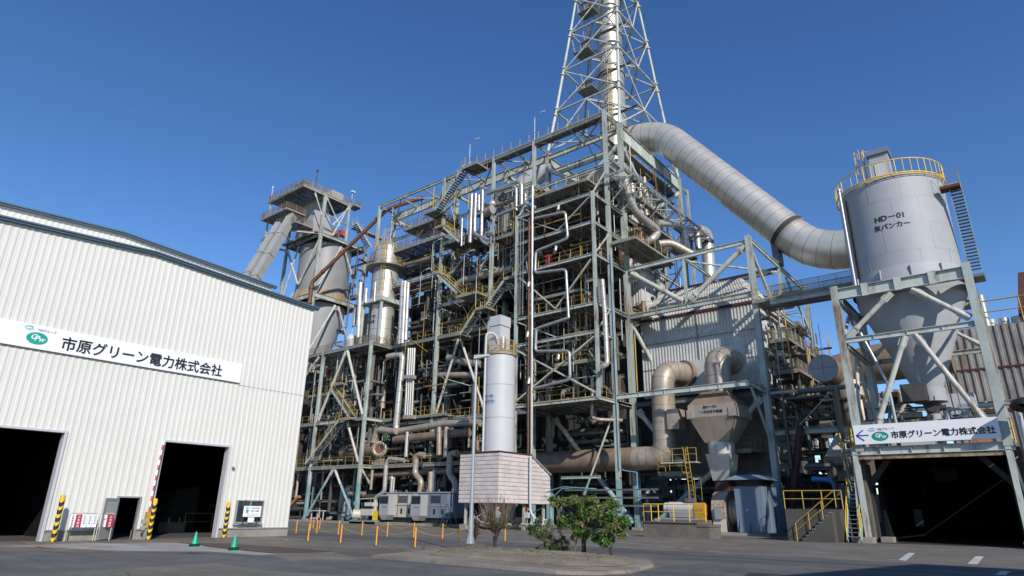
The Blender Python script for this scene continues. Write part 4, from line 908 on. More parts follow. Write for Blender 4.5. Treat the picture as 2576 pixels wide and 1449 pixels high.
# fan, motor, silencer, plinth
t = thing('primary_fan', 'rust-topped beige centrifugal fan casing beside the blue-grey silencer', 'fan', (55.5,21.7,0))
mb = MB(); n = 24; A = []
for i in range(n): a = 6.2832*i/n; rr = 1.55*(1+.10*math.cos(a-1)); A.append((56.0+rr*math.cos(a), 1.75+rr*1.02*math.sin(a)))
mb.add([(x,21.0,max(.25,z)) for x, z in A]+[(x,22.25,max(.25,z)) for x, z in A], [(i,(i+1)%n,n+(i+1)%n,n+i) for i in range(n)]+[tuple(range(n)),tuple(range(2*n-1,n-1,-1))]); mb.build('scroll', mat('fan_case', (.48,.40,.32), .5, rust=.75, rustc=(.30,.11,.05)), t)
MB().box(54.5,57.4,21.1,22.15,.2,1.2).build('pedestal', M['beige'], t); MB().box(54.3,54.5,21.3,21.9,1.2,2.1).build('inspection_door', M['galv'], t)
MB().cyl((56,19.9,1.8),(56,21.0,1.8),1.0,n=24).cyl((56,19.95,1.8),(56,20.1,1.8),1.12,n=24).cyl((56,20.7,1.8),(56,20.85,1.8),1.12,n=24).build('inlet_cone', M['alu_dull'], t)
text('BF－02', .26, M['ink_grey'], t, (54.42,21.95,2.45), (0,-1,0), (0,0,1), depth=.003); text('一次空気送風機', .16, M['ink_grey'], t, (54.42,22.05,2.22), (0,-1,0), (0,0,1), depth=.003)
t = thing('fan_silencer', 'tall blue-grey intake silencer box with a flat hood, right of the rusty fan', 'silencer', (55,18.9,0))
MB().box(54,57.2,17.75,19.95,.25,3.75).build('casing', M['bluegrey'], t)
mb = MB()
for y in (18.1,18.9,19.7): mb.add([(54,y,.25),(53.75,y,.25),(54,y,1.2)], [(0,1,2)])
for x in (54.7,55.9,57.0): mb.box(x-.05,x+.05,17.55,17.75,.25,3.75)
mb.build('ribs', M['bluegrey'], t); MB().box(54.2,57,17.9,19.8,3.75,4.25).build('louvres', M['stripe_blk'], t)
frus(53.4,57.9,17.2,20.6,4.25, 54.2,57.2,18.1,19.8,4.65).build('hood', M['bluegrey'], t); MB().box(53.96,54,18.95,19.1,1.9,2.0).build('tag_plate', M['signwhite'], t)
t = thing('fan_plinth', 'low stained concrete plinth under the fan and silencer', 'plinth', (55,19,0)); MB().box(53.6,58,17.3,22.6,-.05,.22).build('slab', M['concrete'], t)
t = thing('motor_plinth', 'stained concrete machine plinth with bright yellow handrail behind the right tree', 'plinth', (44.5,21,0))
MB().box(44.0,46.5,19.0,23.1,-.05,.98).box(43.9,46.5,19.0,23.15,.98,1.05).box(44.0,46,18.2,19.0,-.05,.75).box(43.95,46,18.15,19.0,.75,.92).build('slab', M['concrete_dk'], t)
for a, b in (((44.05,18.4),(44.05,23.05)),((44.05,23.05),(46.4,23.05))): MB().rail([(*a,1.06),(*b,1.06)], 1.15, .035, 1.25, False).build('handrail', M['yellow_new'], t)
t = thing('fan_motor', 'grey finned electric motor on the concrete plinth behind the yellow handrail', 'motor', (55,24.6,1.06))
MB().cyl((54.6,23.7,2.05),(54.6,26.0,2.05),.50,n=24).cyl((54.6,26.0,2.05),(54.6,26.4,2.05),.44,n=24).build('housing', M['cabinet'], t)
MB().box(54.2,55,23.6,25.9,1.3,1.7).box(54,55.2,23.3,26.3,1.1,1.25).build('feet', M['galv'], t); MB().box(54.2,54.8,23.6,24.4,2.5,2.85).cyl((54.5,24.1,2.85),(54.5,24.1,3.5),.12,n=8).build('terminal_box', M['sheet_dk'], t)
MB().cyl((54.6,22.8,1.95),(54.6,23.6,1.95),.55,n=20).box(54.1,55.1,22.85,23.55,1.06,1.95).build('coupling_guard', mat('amber_guard', (.45,.25,.03), .5), t)
MB().box(54,56,22.3,27,.0,1.1).build('base', M['concrete_dk'], t)
# right concrete stair block
t = thing('concrete_stair_block', 'dark concrete loading block with cast steps and yellow handrail left of the gateway', 'stair block', (46.6,12.3,0))
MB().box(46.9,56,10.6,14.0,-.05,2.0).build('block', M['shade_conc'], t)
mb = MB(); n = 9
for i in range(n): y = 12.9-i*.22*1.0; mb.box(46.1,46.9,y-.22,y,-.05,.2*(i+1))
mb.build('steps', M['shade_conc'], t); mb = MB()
for i in range(n): y = 12.9-i*.22; mb.box(46.08,46.14,y-.24,y-.02,.2*(i+1)-.03,.2*(i+1)+.005)
mb.build('nosing', M['concrete'], t)
MB().rail([(47.0,14,2),(47.0,10.4,2)],1.15,.035,1.2,False).build('handrail', M['yellow'], t)
MB().rail([(46.1,13.2,.05),(46.1,10.6,2.1)],1.05,.03,1.2,False).build('handrail', M['yellow'], t)
# ================================================================== ASH HOPPER TOWER + GATE
F = Frame('ash_silo_tower', 'pale green braced steel legs carrying the grey ash silo above the gateway', 'steel frame', (48,5,0))
for y in (9.05,1.2):
    F.col(48,y,5.6,17.1,.62,foot=False); F.col(56,y,.2,17.1,.55,'steel')
F.beam((48,1.2,16.5),(48,9.05,16.5),.45,1.0,'steel_hi',1.6); F.beam((48,9.05,16.5),(56,9.05,16.5),.4,.9); F.beam((48,1.2,16.5),(56,1.2,16.5),.4,.9); F.beam((56,1.2,16.5),(56,9.05,16.5),.4,.9)
F.beam((48,1.2,13.1),(48,9.05,13.1),.3,.45,'steel_hi',1.9); F.beam((56,1.2,13),(56,9.05,13),.3,.45); F.beam((48,9.05,13),(56,9.05,13),.3,.45); F.beam((48,1.2,13),(56,1.2,13),.3,.45)
F.beam((48,1.2,9.3),(56,1.2,9.3),.2,.3); F.beam((56,1.2,9.2),(56,9.05,9.2),.25,.4,'steel_dk'); F.beam((54,1.2,8.2),(54,9.05,8.2),.25,.4,'steel_dk')
for a, b, r in (((48,5.6,16.0),(48,8.6,13.4),.17),((48,4.4,16.0),(48,1.6,13.5),.17),((48,5.3,12.9),(48,7.9,7.0),.17),((48,4.7,12.9),(48,2.0,7.0),.17),((56,5.4,16.0),(56,8.8,13.3),.14),((56,4.6,16.0),(56,1.5,13.3),.14),((56,5.2,12.8),(56,8.6,7),.14),((56,4.8,12.8),(56,1.6,7),.14),((48.3,9.05,13.4),(52,9.05,16),.13),((55.7,9.05,13.4),(52,9.05,16),.13),((48.3,9.05,6),(52,9.05,12.8),.13),((55.7,9.05,6),(52,9.05,12.8),.13),((48.3,1.2,6),(52,1.2,12.8),.13),((55.7,1.2,6),(52,1.2,12.8),.13),((48.3,1.2,13.4),(52,1.2,16),.13)): F.brace(a,b,r,'brace')
for y in (3.1,5.1,7.1): F.put('beam', MB().ob((47.78,y,16.5),(47.8,y,16.5),.45,.9), 'steel_hi')
F.done()
HS = V((51.9,4.95,0))
t = thing('ash_silo', 'smooth grey cylindrical ash silo lettered HD-01 with yellow crown railing and conical hopper', 'silo', tuple(HS))
MB().lathe(HS, [(3.45,17.2),(3.45,24.7)], 64).lathe(HS, [(3.45,24.7),(3.3,24.95),(0,25.1)], 64).build('shell', M['silo'], t)
MB().lathe(HS, [(3.62,16.9),(3.62,17.05),(3.47,18.0)], 64).build('skirt_ring', M['silo'], t)
MB().lathe(HS, [(3.43,17.2),(3.40,16.2),(.85,9.9),(.8,9.2)], 48).build('cone', M['silo'], t); MB().cyl(HS+V((0,0,9.0)),HS+V((0,0,9.9)),.98,n=32).build('cone_band', M['silo'], t)
mb = MB()
for k in range(12): a = 6.2832*k/12+.2; c_, s_ = math.cos(a), math.sin(a); mb.ob((HS.x+3.44*c_,HS.y+3.44*s_,17.5),(HS.x+3.7*c_,HS.y+3.7*s_,17.5),.04,.7)
mb.build('stiffeners', M['silo'], t)
mb = MB(); mb.lathe(HS, [(3.458,21.0),(3.458,21.03)], 64).lathe(HS, [(3.458,19.0),(3.458,19.03)],64).lathe(HS, [(3.458,23.0),(3.458,23.03)],64).build('weld_seams', M['weld'], t)
for k, (dg, za, zb) in enumerate(((150,17.3,19),(172,19,21),(186,21,23),(163,23,24.6),(205,17.3,19),(222,19,21),(214,21,23),(232,23,24.6),(198,23,24.6),(240,17.3,19))):
    c_, s_ = math.cos(R_(dg)), math.sin(R_(dg)); MB().ob((HS.x+3.445*c_,HS.y+3.445*s_,za),(HS.x+3.445*c_,HS.y+3.445*s_,zb),.03,.03,(c_,s_,0)).build('weld_seam', M['weld'], t)
mb = MB(); n = 44; Rr = 3.62
for k in range(n): a = 6.2832*k/n; p = HS+V((Rr*math.cos(a),Rr*math.sin(a),24.75)); mb.cyl(p, p+V((0,0,1.2)), .04 if k%4 == 0 else .025, n=5, cap=False)
for z, r_ in ((25.95,.04),(24.85,.05),(24.7,.03)):
    P = [HS+V((Rr*math.cos(6.2832*k/60),Rr*math.sin(6.2832*k/60),z)) for k in range(61)]; mb.tube(P, r_, n=5, bend=.001, seg=1)
mb.build('crown_railing', M['yellow_new'], t)
mb = MB(); mb.box(HS.x-.9,HS.x+.6,HS.y-.5,HS.y+.8,25.0,28.0); mb.build('bag_filter', M['silo'], t); MB().box(HS.x-1.1,HS.x+.8,HS.y-.62,HS.y+.92,28.0,28.35).hexa([(HS.x-1.1,HS.y-.62,28.35),(HS.x+.8,HS.y-.62,28.35),(HS.x+.8,HS.y+.92,28.35),(HS.x-1.1,HS.y+.92,28.35)],[(HS.x-1.1,HS.y-.62,28.42),(HS.x+.8,HS.y-.62,28.6),(HS.x+.8,HS.y+.92,28.6),(HS.x-1.1,HS.y+.92,28.42)]).build('filter_hood', M['bluegrey'], t)
MB().box(HS.x-.95,HS.x-.9,HS.y-.2,HS.y+.5,25.3,27.2).build('filter_door', M['cabinet'], t); MB().box(HS.x-1.0,HS.x-.9,HS.y+.55,HS.y+.8,25.8,26.1).build('switch_box', M['beige'], t)
# lettering bent on to the shell
def bent(s, size, ang0, z, R, mt, parent, sx=1.):
    q = text(s, size, M[mt], None, (0,0,0), (1,0,0), (0,1,0), depth=.004, bold=.016, sx=sx); out = []
    for x, y, zz in q.v:
        a = ang0+x/R; out.append((HS.x+(R+.012+zz)*math.cos(a), HS.y+(R+.012+zz)*math.sin(a), z+y))
    # subdivide not needed: letters are small against the radius
    q.v = out; q.build('lettering', M[mt], parent)
A0 = at('r3',905,822,X=HS.x-2.9); a0 = math.atan2(A0.y-HS.y, -2.9)
ang = math.pi-R_(9)
bent('HD－01', .56, ang-.10, 21.45, 3.45, 'ink', t, 1.0); bent('灰バンカー', .47, ang-.14, 20.8, 3.45, 'ink', t, .98)
MB().tube([HS+V((-2.75,2.9,24.9)),HS+V((-2.75,2.9,16.6))], .11, 10).cyl(HS+V((-2.75,2.9,24.9)),HS+V((-2.75,2.9,25.05)),.17,n=10).build('downpipe', M['galv'], t)
MB().ob(HS+V((-2.35,2.64,24.2)), HS+V((-2.35,2.64,17.2)), .12,.04,(1,0,0)).build('rust_streak', mat('rust_line', (.13,.07,.035), .8), t)
ladder((HS.x-.2,HS.y+1.2,25.1),(HS.x-.2,HS.y+1.2,29.0),(-.3,1,0),'yellow caged ladder beside the filter box on top of the ash silo',w=.45,mt='yellow_new')
MB().tube([HS+V((-.2,1.2,27.2)),HS+V((-.2,1.2,28.9)),HS+V((-.2,.8,28.9)),HS+V((-.2,.8,27.9))], .035, 6, bend=.15).build('vent_hoop', M['steel_hi'], t)
# side stair of the silo
t = thing('silo_stair', 'steep open-tread stair climbing the right side of the ash silo', 'stairs', (51,1,17))
s0, s1 = V((52.0,1.15,17.6)), V((50.2,1.15,23.4))
for yy in (.45,1.15): MB().ob((s0.x,yy,s0.z),(s1.x,yy,s1.z),.05,.28).build('stringer', M['steel'], t)
mb = MB()
for i in range(1,26): p = s0+(s1-s0)*i/26; mb.box(p.x-.13,p.x+.13,.48,1.12,p.z-.02,p.z+.02)
mb.build('treads', M['steel_dk'], t); MB().box(49.7,50.5,.5,1.7,23.3,23.5).build('landing', M['rustred'], t); MB().rail([(49.7,.5,23.5),(50.5,.5,23.5)]).rail([(49.7,.5,23.5),(49.7,1.7,23.5)]).build('handrail', M['yellow'], t)
MB().box(51.6,53.2,.4,1.2,17.2,17.4).build('landing', M['steel_dk'], t)
# rotary valve & piping below
t = thing('rotary_valve', 'dark rotary valve and chute hanging from the ash silo cone', 'valve', (HS.x,HS.y,7))
MB().cyl(HS+V((0,0,8.2)),HS+V((0,0,9.2)),.35,.6,n=16).cyl(HS+V((-.5,0,8.6)),HS+V((.5,0,8.6)),.3,n=16).cyl(HS+V((0,-.8,8.6)),HS+V((0,.2,8.6)),.2,n=12).build('valve_body', M['pipe_dk'], t)
MB().cyl(HS+V((0,0,5.9)),HS+V((0,0,8.2)),.42,n=20).cyl(HS+V((0,0,7.6)),HS+V((0,0,7.8)),.6,n=20).build('chute', M['silo'], t)
for i, (yy, xx) in enumerate(((3.4,49),(3.0,49),(2.7,49),(6.9,49.5),(4.1,49.2))):
    pass
pipe([V((48.6,3.9,6.1)),V((48.6,3.9,8.0)),V((48.6,1.9,8.05)),V((48.2,-1.0,8.1))], .09, 'galv', 'thin silver pipe running right across the ash silo legs to the hooded lamp')
pipe([V((49.5,6.9,6.2)),V((49.5,7.0,10.2)),V((49.6,8.4,14.8))], .10, 'galv', 'grey conveying pipe bent up beside the left of the ash silo cone')
for i, (y_, a_) in enumerate(((3.5,'left'),(3.1,'middle'),(2.7,'right'))): pipe([V((49.6,y_,6)),V((49.9,y_+.2,10.5))], .035, 'steel_dk', a_+' of three thin conduits right of the ash silo cone')
pipe([V((47.6,.35,-.0)),V((47.6,.35,8.2))], .14, 'galv', 'vertical galvanised pipe at the right edge of the gateway')
pipe([V((50.2,7.8,6)),V((50.2,7.2,8.6)),V((50.6,6,9.1))], .11, 'steel_dk', 'dark bent feed pipe behind the left leg of the ash silo')
ht = thing('hooded_lamp', 'large dark hooded lamp hanging at the right edge above the gateway sign', 'lamp', (47,-.2,8.2))
MB().lathe((46.6,.0,7.75), [(.0,.35),(.3,.3),(.6,.05),(.68,-.25),(.66,-.28),(.25,-.08)], 24, axis=(.25,-.25,.9)).build('hood', M['stripe_blk'], ht); MB().cyl((46.6,0,8.1),(48,.9,8.2),.05,n=8).build('arm', M['galv'], ht)
# gateway
gt = thing('truck_gateway', 'steel-framed truck gateway with splayed legs and dark tunnel under the company sign', 'gateway', (48,5.2,0))
for y, s_ in ((9.38,1),(1.25,-1)):
    MB().ib((48,y,.15),(48,y,5.6),.3,.4,.035,(1,0,0)).build('leg', M['steel_hi'], gt); MB().ib((48,y+.5*s_,.15),(48,y+.1*s_,5.6),.12,.25,.03,(1,0,0)).build('side_post', M['beige'], gt)
    MB().box(47.5,48.6,y-.3,y+.9 if s_ > 0 else y+.3,-.05,.35).build('footing', M['concrete'], gt)
MB().ib((47.95,.9,5.62),(47.95,9.6,5.62),.3,.5,.04,(0,0,1),1.6).build('lintel', M['steel_hi'], gt); MB().box(47.9,48.2,1.0,9.5,5.1,5.34).build('rusty_angle', mat('rusty_edge', (.38,.31,.2), .6, rust=.9, streak=False), gt)
MB().box(48.2,65.6,1.0,9.6,5.6,5.75).build('ceiling', M['stripe_blk'], gt); MB().box(48.9,65.6,.9,9.7,0,.02).build('tunnel_floor', mat('tunnel_floor', (.03,.03,.03), .9), gt); MB().box(50.6,65.6,8.6,8.8,0,5.6).build('side_wall', M['black'], gt); MB().box(48.4,65.6,.7,.9,0,5.6).build('side_wall', M['black'], gt); MB().box(65.6,65.8,.7,9.9,0,5.7).build('back_wall', M['black'], gt)  # floor, walls and ceiling coloured dark in place of tunnel shade
mb = MB()
for y0, y1 in ((9.3,7.9),(1.3,2.7)):
    mb.ob((50,y0,4.9),(50,y0,.3),.5,.5,(1,0,0)); mb.ob((50,y0,3.4),(50,y1-.3*(1 if y1<y0 else -1),5.5),.35,.3,(1,0,0))
mb.build('haunch', M['casing'], gt)
MB().box(60,60.05,5.0,6.6,4.2,5.3).build('hanging_plate', M['casing'], gt); MB().box(54,54.04,7.0,7.5,1.0,2.1).build('notice_plate', M['casing'], gt)
MB().box(49.6,50.6,8.3,9.0,-.05,.35).build('kerb_block', M['concrete'], gt); MB().box(49,49.8,9.2,9.7,.2,5.4).build('pillar', M['concrete_dk'], gt)
sg = thing('gateway_sign', 'white company direction sign with blue arrow and green emblem above the truck gateway', 'sign', (47.6,5.3,6))
MB().box(47.55,47.65,1.42,9.2,6.03,7.27).build('board', M['signwhite'], sg)
c_s = at('r5',975,310,X=47.54); c_e = at('r5',1842,270,X=47.54); zz = lambda x, y: at('r5',x,y,X=47.54)
L_ = c_s.y-c_e.y; sz = L_/12/.965
text('市原グリーン電力株式会社', sz, M['ink'], sg, (47.54,c_s.y+.02,6.36), (0,-1,0), (0,0,1), bold=.011, sx=.965)
e1 = zz(880,297); emblem((47.54,e1.y,e1.z), (0,-1,0), (0,0,1), (-1,0,0), .48, .29, sg)
e2 = zz(813,245); swirl((47.54,e2.y,e2.z), (0,-1,0), (0,0,1), (-1,0,0), .23, .11, sg)
e3 = zz(855,250); text('TREグループ', .18, M['ink_grey'], sg, (47.54,e3.y,e3.z), (0,-1,0), (0,0,1), sx=.95)
e4 = zz(735,292); mb = MB(); q = V((47.535,e4.y,e4.z))
mb.ob(q+V((0,.36,0)),q+V((0,-.36,0)),.012,.07).ob(q+V((0,.36,0)),q+V((0,-.06,.34)),.012,.075).ob(q+V((0,.36,0)),q+V((0,-.06,-.34)),.012,.075); mb.build('arrow', M['ink_blue'], sg)
t = thing('gate_railing', 'yellow guard railing on the deck behind the gateway sign', 'railing', (48,1.2,5.9)); MB().rail([(48.1,1.3,5.9),(48.1,.85,5.9),(49.5,.85,5.9)],1.3,.035,.8).rail([(48.1,9.25,5.9),(48.1,9.6,5.9),(49.6,9.6,5.9)],1.3,.035,.8).build('rails', M['yellow_new'], t); MB().box(48.15,56,.9,9.6,5.76,5.88).build('deck', M['joist'], t)
t = thing('deck_cabin', 'small corrugated-roofed cream cabin on the gateway deck', 'cabin', (50,8.4,5.9)); MB().box(51,53,7.4,9.3,5.9,7.9).build('wall', M['beige'], t); slope_corr((50.9,7.2,7.95),(50.9,9.5,7.95),(53.2,9.5,8.15),(53.2,7.2,8.15),10,.06,(0,0,1)).build('roof', M['sheet'], t)
t = thing('deck_boxes', 'cream equipment boxes and yellow posts on the deck below the ash silo cone', 'equipment', (53,4,5.9)); MB().box(54,56,2.6,4.6,7.2,9.8).build('box', M['white'], t); MB().box(52.6,53.4,2.3,3.3,6,8.4).build('panel', mat('orange_box', (.45,.2,.07), .6), t); MB().box(50.4,50.6,7.0,7.2,6,8.6).box(50.4,50.6,5.6,5.8,6,7.8).build('post', M['yellow'], t); MB().box(49,50.6,4.9,6.8,5.9,6.6).build('blower', M['cabinet'], t)
# yellow steps left of gateway
stair('steel_steps', (46.9,10.4,.1), (49.4,10.4,3.2), (0,-1,0), 'narrow blue steps with bright yellow handrails at the left leg of the gateway', .8, 'bluegrey', railmt='yellow_new')
stair('steel_steps', (49.4,10.2,3.2), (48.2,10.2,5.9), (0,-1,0), 'upper yellow-railed steps beside the left end of the gateway sign', .6, 'steel_dk', railmt='yellow_new')
F = Frame('link_bridge', 'narrow railed footbridge joining the filter house frame to the ash silo', 'footbridge', (57,12,20))
F.floor(56.6,58.2,9.0,16,20.0,'WE',1.0,mesh=True); F.beam((56.6,9,19.5),(56.6,16,19.5),.3,.5,'steel_hi'); F.beam((58.2,9,19.5),(58.2,16,19.5),.3,.5); F.put('pipe', MB().cyl((56.3,9,18.7),(56.3,16.5,19.0),.09,n=8), 'pipe_dk'); F.col(57.4,9,8,19.3,.3,foot=False); F.done()
# round ended vessel and its fan train
t = thing('cyclone_duct', 'large horizontal duct with a flat round grey end cap above a vertical throat', 'duct', (62,13.2,13.8))
MB().cyl((60.1,13.2,13.85),(66,12.8,13.85),1.12,n=36).build('barrel', M['alu_brown'], t); MB().cyl((59.95,13.2,13.85),(60.1,13.2,13.85),1.2,n=36).build('end_cap', M['silo'], t)
MB().box(59.93,59.95,12.1,14.3,13.83,13.87).box(59.93,59.95,13.18,13.22,12.75,14.95).build('cap_joint', M['seam'], t)
mb = MB().tube([V((64,12.8,14)),V((64,9.5,14.6)),V((64,4,14.6))],1.7,28,bend=2).build('elbow', M['alu_brown'], t)
MB().cyl((64,11.6,8),(64,12.2,13),1.5,n=28).build('throat', M['alu_dull'], t)
t = thing('induced_draught_fan', 'stained beige pyramid transition and blue-grey fan behind the concrete stair block', 'fan', (63,12,1))
frus(61.2,66,9.8,14.4,6.4, 63,65.4,10.8,13.2,9.2).build('transition', M['beige'], t); MB().box(61.2,66,9.8,14.4,4.4,6.4).build('casing', M['alu_brown'], t); MB().cyl((60.4,12.3,2.4),(62,12.3,2.4),1.3,n=28).box(60.6,62,11.1,13.5,2.4,4.0).build('scroll', M['bluegrey'], t)
MB().box(60.0,66,10,14.5,-.05,1.2).build('base', M['concrete_dk'], t)
pipe([V((59.3,15.2,4.5)),V((59.3,13.9,4.4)),V((59.3,13.5,4.1)),V((59.3,13.4,.2))], .22, 'blue', 'blue pipe bending down in front of the induced draught fan')
pipe([V((59.5,17.6,.2)),V((59.5,15.6,9))], .3, 'rustred', 'dark rust-brown leaning duct left of the blue pipe')
# ================================================================== WHITE SILO AND CLAD BOX
WS = V((46.9,39.25,0))
t = thing('lime_silo', 'slim white cylindrical silo with light-blue label standing on the clad box', 'silo', tuple(WS))
MB().lathe(WS, [(1.48,6.5),(1.48,15.9)], 40).lathe(WS, [(1.48,15.9),(1.4,16.1),(0,16.2)],40).build('shell', M['white'], t); MB().lathe(WS, [(1.6,15.85),(1.6,16.1)], 40).lathe(WS,[(1.49,9.8),(1.49,9.84)],40).lathe(WS,[(1.49,12.9),(1.49,12.94)],40).build('rim', mat('rusty_rim', (.35,.27,.18), .6, rust=.8, streak=False), t)
mb = MB(); mb.add([WS+V((1.61*math.cos(6.2832*k/24),1.61*math.sin(6.2832*k/24),z)) for z in (16.15,17.15) for k in range(25)], [(k,k+1,26+k,25+k) for k in range(24)]); mb.build('mesh_screen', M['mesh'], t)
mb = MB()
for k in range(12): a = 6.2832*k/12; p = WS+V((1.63*math.cos(a),1.63*math.sin(a),16.05)); mb.cyl(p,p+V((0,0,1.2)),.035,n=5)
for z in (16.2,16.7,17.25): mb.tube([WS+V((1.63*math.cos(6.2832*k/32),1.63*math.sin(6.2832*k/32),z)) for k in range(33)],.035,n=5,bend=.001,seg=1)
mb.build('crown_railing', M['yellow'], t); MB().box(WS.x-.75,WS.x+.75,WS.y-.55,WS.y+.75,16.2,18.9).box(WS.x-.8,WS.x+.8,WS.y-.6,WS.y+.8,18.9,19.9).build('bag_filter', M['white'], t)
MB().box(WS.x-.78,WS.x+.78,WS.y-.58,WS.y+.78,18.84,18.9).build('filter_joint', M['seam'], t); MB().cyl(WS+V((-.5,-.7,16.3)),WS+V((-.5,-.7,17.6)),.3,n=10).build('wrapped_vent', M['alu'], t)
ang = math.pi-R_(6); n = 14; lab = []
for z in (11.05,11.6): lab += [WS+V((1.495*math.cos(ang-.62+1.1*k/n),1.495*math.sin(ang-.62+1.1*k/n),z)) for k in range(n+1)]
mb = MB(); mb.add(lab, [(k,k+1,n+2+k,n+1+k) for k in range(n)]); mb.build('label_panel', mat('label_blue', (.36,.50,.66), .5), t)
def bentW(s, size, ang0, z, R, sx=1.):
    q = text(s, size, M['ink'], None, (0,0,0), (1,0,0), (0,1,0), depth=.002, bold=.006, sx=sx); q.v = [(WS.x+(R+.01+c)*math.cos(ang0+a/R), WS.y+(R+.01+c)*math.sin(ang0+a/R), z+b) for a, b, c in q.v]; q.build('lettering', M['ink'], t)
bentW('HD－01', .36, ang-.42, 11.68, 1.5); bentW('消石灰バンカー', .27, ang-.60, 11.2, 1.5, .92)
t2 = pipe([WS+V((-1.7,.45,6.6)),WS+V((-1.7,.45,18.0)),WS+V((-.9,-.1,18.0)),WS+V((-.6,-.4,16.4))], .11, 'white', 'white filling pipe with hooked top running up the left face of the slim white silo', bend=.5)
t = thing('clad_box', 'large box clad in pinkish-white banded panels under the slim white silo', 'enclosure', (44,36.75,2.2))
bx = [(44,36.75),(44,41.3),(51.6,41.3),(51.6,36.75)]
mb = MB(); z0, z1 = 2.22, 6.5
mb.add([(44.03,36.78,z0),(48.6,36.78,z0),(48.6,36.78,z1),(44.03,36.78,z1),(44.03,41.3,z0),(48.6,41.3,z0),(48.6,41.3,z1),(44.03,41.3,z1),(51.6,36.78,z0),(51.6,36.78,4.9),(51.6,41.3,z0),(51.6,41.3,4.9)],
 [(0,1,2,3),(4,0,3,7),(5,4,7,6),(3,2,6,7),(1,8,9,2),(10,5,6,11),(8,10,11,9),(2,9,11,6),(0,4,5,1),(1,5,10,8)]); mb.build('core', M['clad'], t)
nb = 12
for side in ('W','S'):
    mb = MB(); js = MB()
    for i in range(nb):
        za = z0+(z1-z0)*i/nb; zb = z0+(z1-z0)*(i+1)/nb; pr = .09
        def clip(z): return 51.6 if z <= 4.9 else 48.6+(51.6-48.6)*(z1-z)/(z1-4.9)
        if side == 'W': mb.hexa([(44.03,36.69,za+.01),(44.03,41.33,za+.01),(44.03,41.33,zb),(44.03,36.69,zb)],[(43.95,36.69,za+.03),(43.95,41.33,za+.03),(43.95,41.33,za+.30),(43.95,36.69,za+.30)])
        else: mb.hexa([(clip(zb),36.78,za+.01),(44.0,36.78,za+.01),(44.0,36.78,zb),(clip(zb),36.78,zb)],[(clip(zb),36.70,za+.03),(44.0,36.70,za+.03),(44.0,36.70,za+.30),(clip(zb),36.70,za+.30)])
        off = .65 if i%2 else 0
        if side == 'W':
            y = 37.4+off
            while y < 41.2: js.box(43.94,43.955,y,y+.015,za+.03,za+.25); y += 1.3
        else:
            x = 44.8+off
            while x < clip(zb)-.1: js.box(x,x+.015,36.69,36.705,za+.03,za+.29); x += 1.3
    mb.build('panel_bands', M['clad'], t); js.build('joints', M['cladseam'], t, kind='stuff')
MB().box(43.85,48.7,36.6,41.4,6.5,6.58).build('top_flashing', M['rustred'], t); MB().ob((48.6,36.66,6.5),(51.7,36.66,4.9),.12,.14).build('sloping_flashing', M['galv'], t)
for x, y in ((44.5,37.2),(44.5,40.9),(48.2,37.2),(51.2,37.2),(51.2,40.9)): MB().ib((x,y,.4),(x,y,2.2),.2,.2,.03).build('leg', M['steel_hi'], t); MB().box(x-.4,x+.4,y-.35,y+.35,-.05,.45).build('footing', M['concrete'], t)
mb = MB()
for a, b in (((48.2,37.2,2.2),(50.8,37.2,.5)),((44.5,37.2,2.1),(44.5,40.6,.6)),((51.2,37.2,2),(51.2,40.5,.6))): mb.ob(a,b,.08,.08)
mb.build('cross_bracing', M['white'], t)
MB().lathe((46.9,38.9,0), [(1.4,2.2),(.35,.9)], 20).build('discharge_cone', M['silo'], t)
for x, y, lb in ((43.9,36.6,'left warning beacon box, red lamp on top, under the corner of the clad box'),(46.6,35.6,'right warning beacon box, red lamp on top, under the clad box')):
    q = thing('beacon_box', lb, 'beacon', (x,y,0), 'beacon boxes under the clad box'); MB().cyl((x,y,0),(x,y,1.05),.03,n=6).build('post', M['steel_hi'], q); MB().box(x-.12,x+.12,y-.2,y+.2,1.05,1.5).build('box', M['white'], q); MB().cyl((x,y,1.5),(x,y,1.6),.05,n=8).build('stem', M['yellow_new'], q); MB().cyl((x,y,1.6),(x,y,1.78),.07,n=10).build('lamp', M['red'], q)
pipe([V((45.0,41.0,2.2)),V((45.0,40.4,1.1)),V((45.0,39.3,.55)),V((45.2,36.3,.5))], .11, 'white', 'white discharge pipe curving down under the left of the clad box', bend=.8)
pipe([V((48.1,36.4,6.4)),V((48.1,36.4,1.5)),V((48.1,35.8,.9)),V((48.1,34.6,.85))], .12, 'white', 'white drop pipe on the sunny face of the clad box', bend=.4)
t = thing('pipe_manifold', 'cluster of white valves and flanged pipes under the right end of the clad box', 'valves', (48,34,0)); mb = MB()
for q in range(7): y = 34.2+q*.33; mb.cyl((47.9,y,.1),(47.9,y,.75+.2*(q%3)),.06,n=8).cyl((47.9,y,.5),(47.9,y,.56),.12,n=10)
mb.cyl((47.8,33.8,.5),(47.8,37.2,.5),.07,n=8); mb.build('valves', M['white'], t)
pipe([V((50.5,36.3,3.3)),V((50.5,35.2,3.6)),V((50.5,34.4,3.75)),V((52,31.8,3.6))], .05, 'teal', 'upper teal hose sagging from the clad box to the pipe rack')
pipe([V((50.5,36.2,2.6)),V((50.5,35.4,3.0)),V((50.5,34.6,3.6)),V((51.4,33,3.65))], .05, 'teal', 'lower teal hose looping from the clad box to the pipe rack')
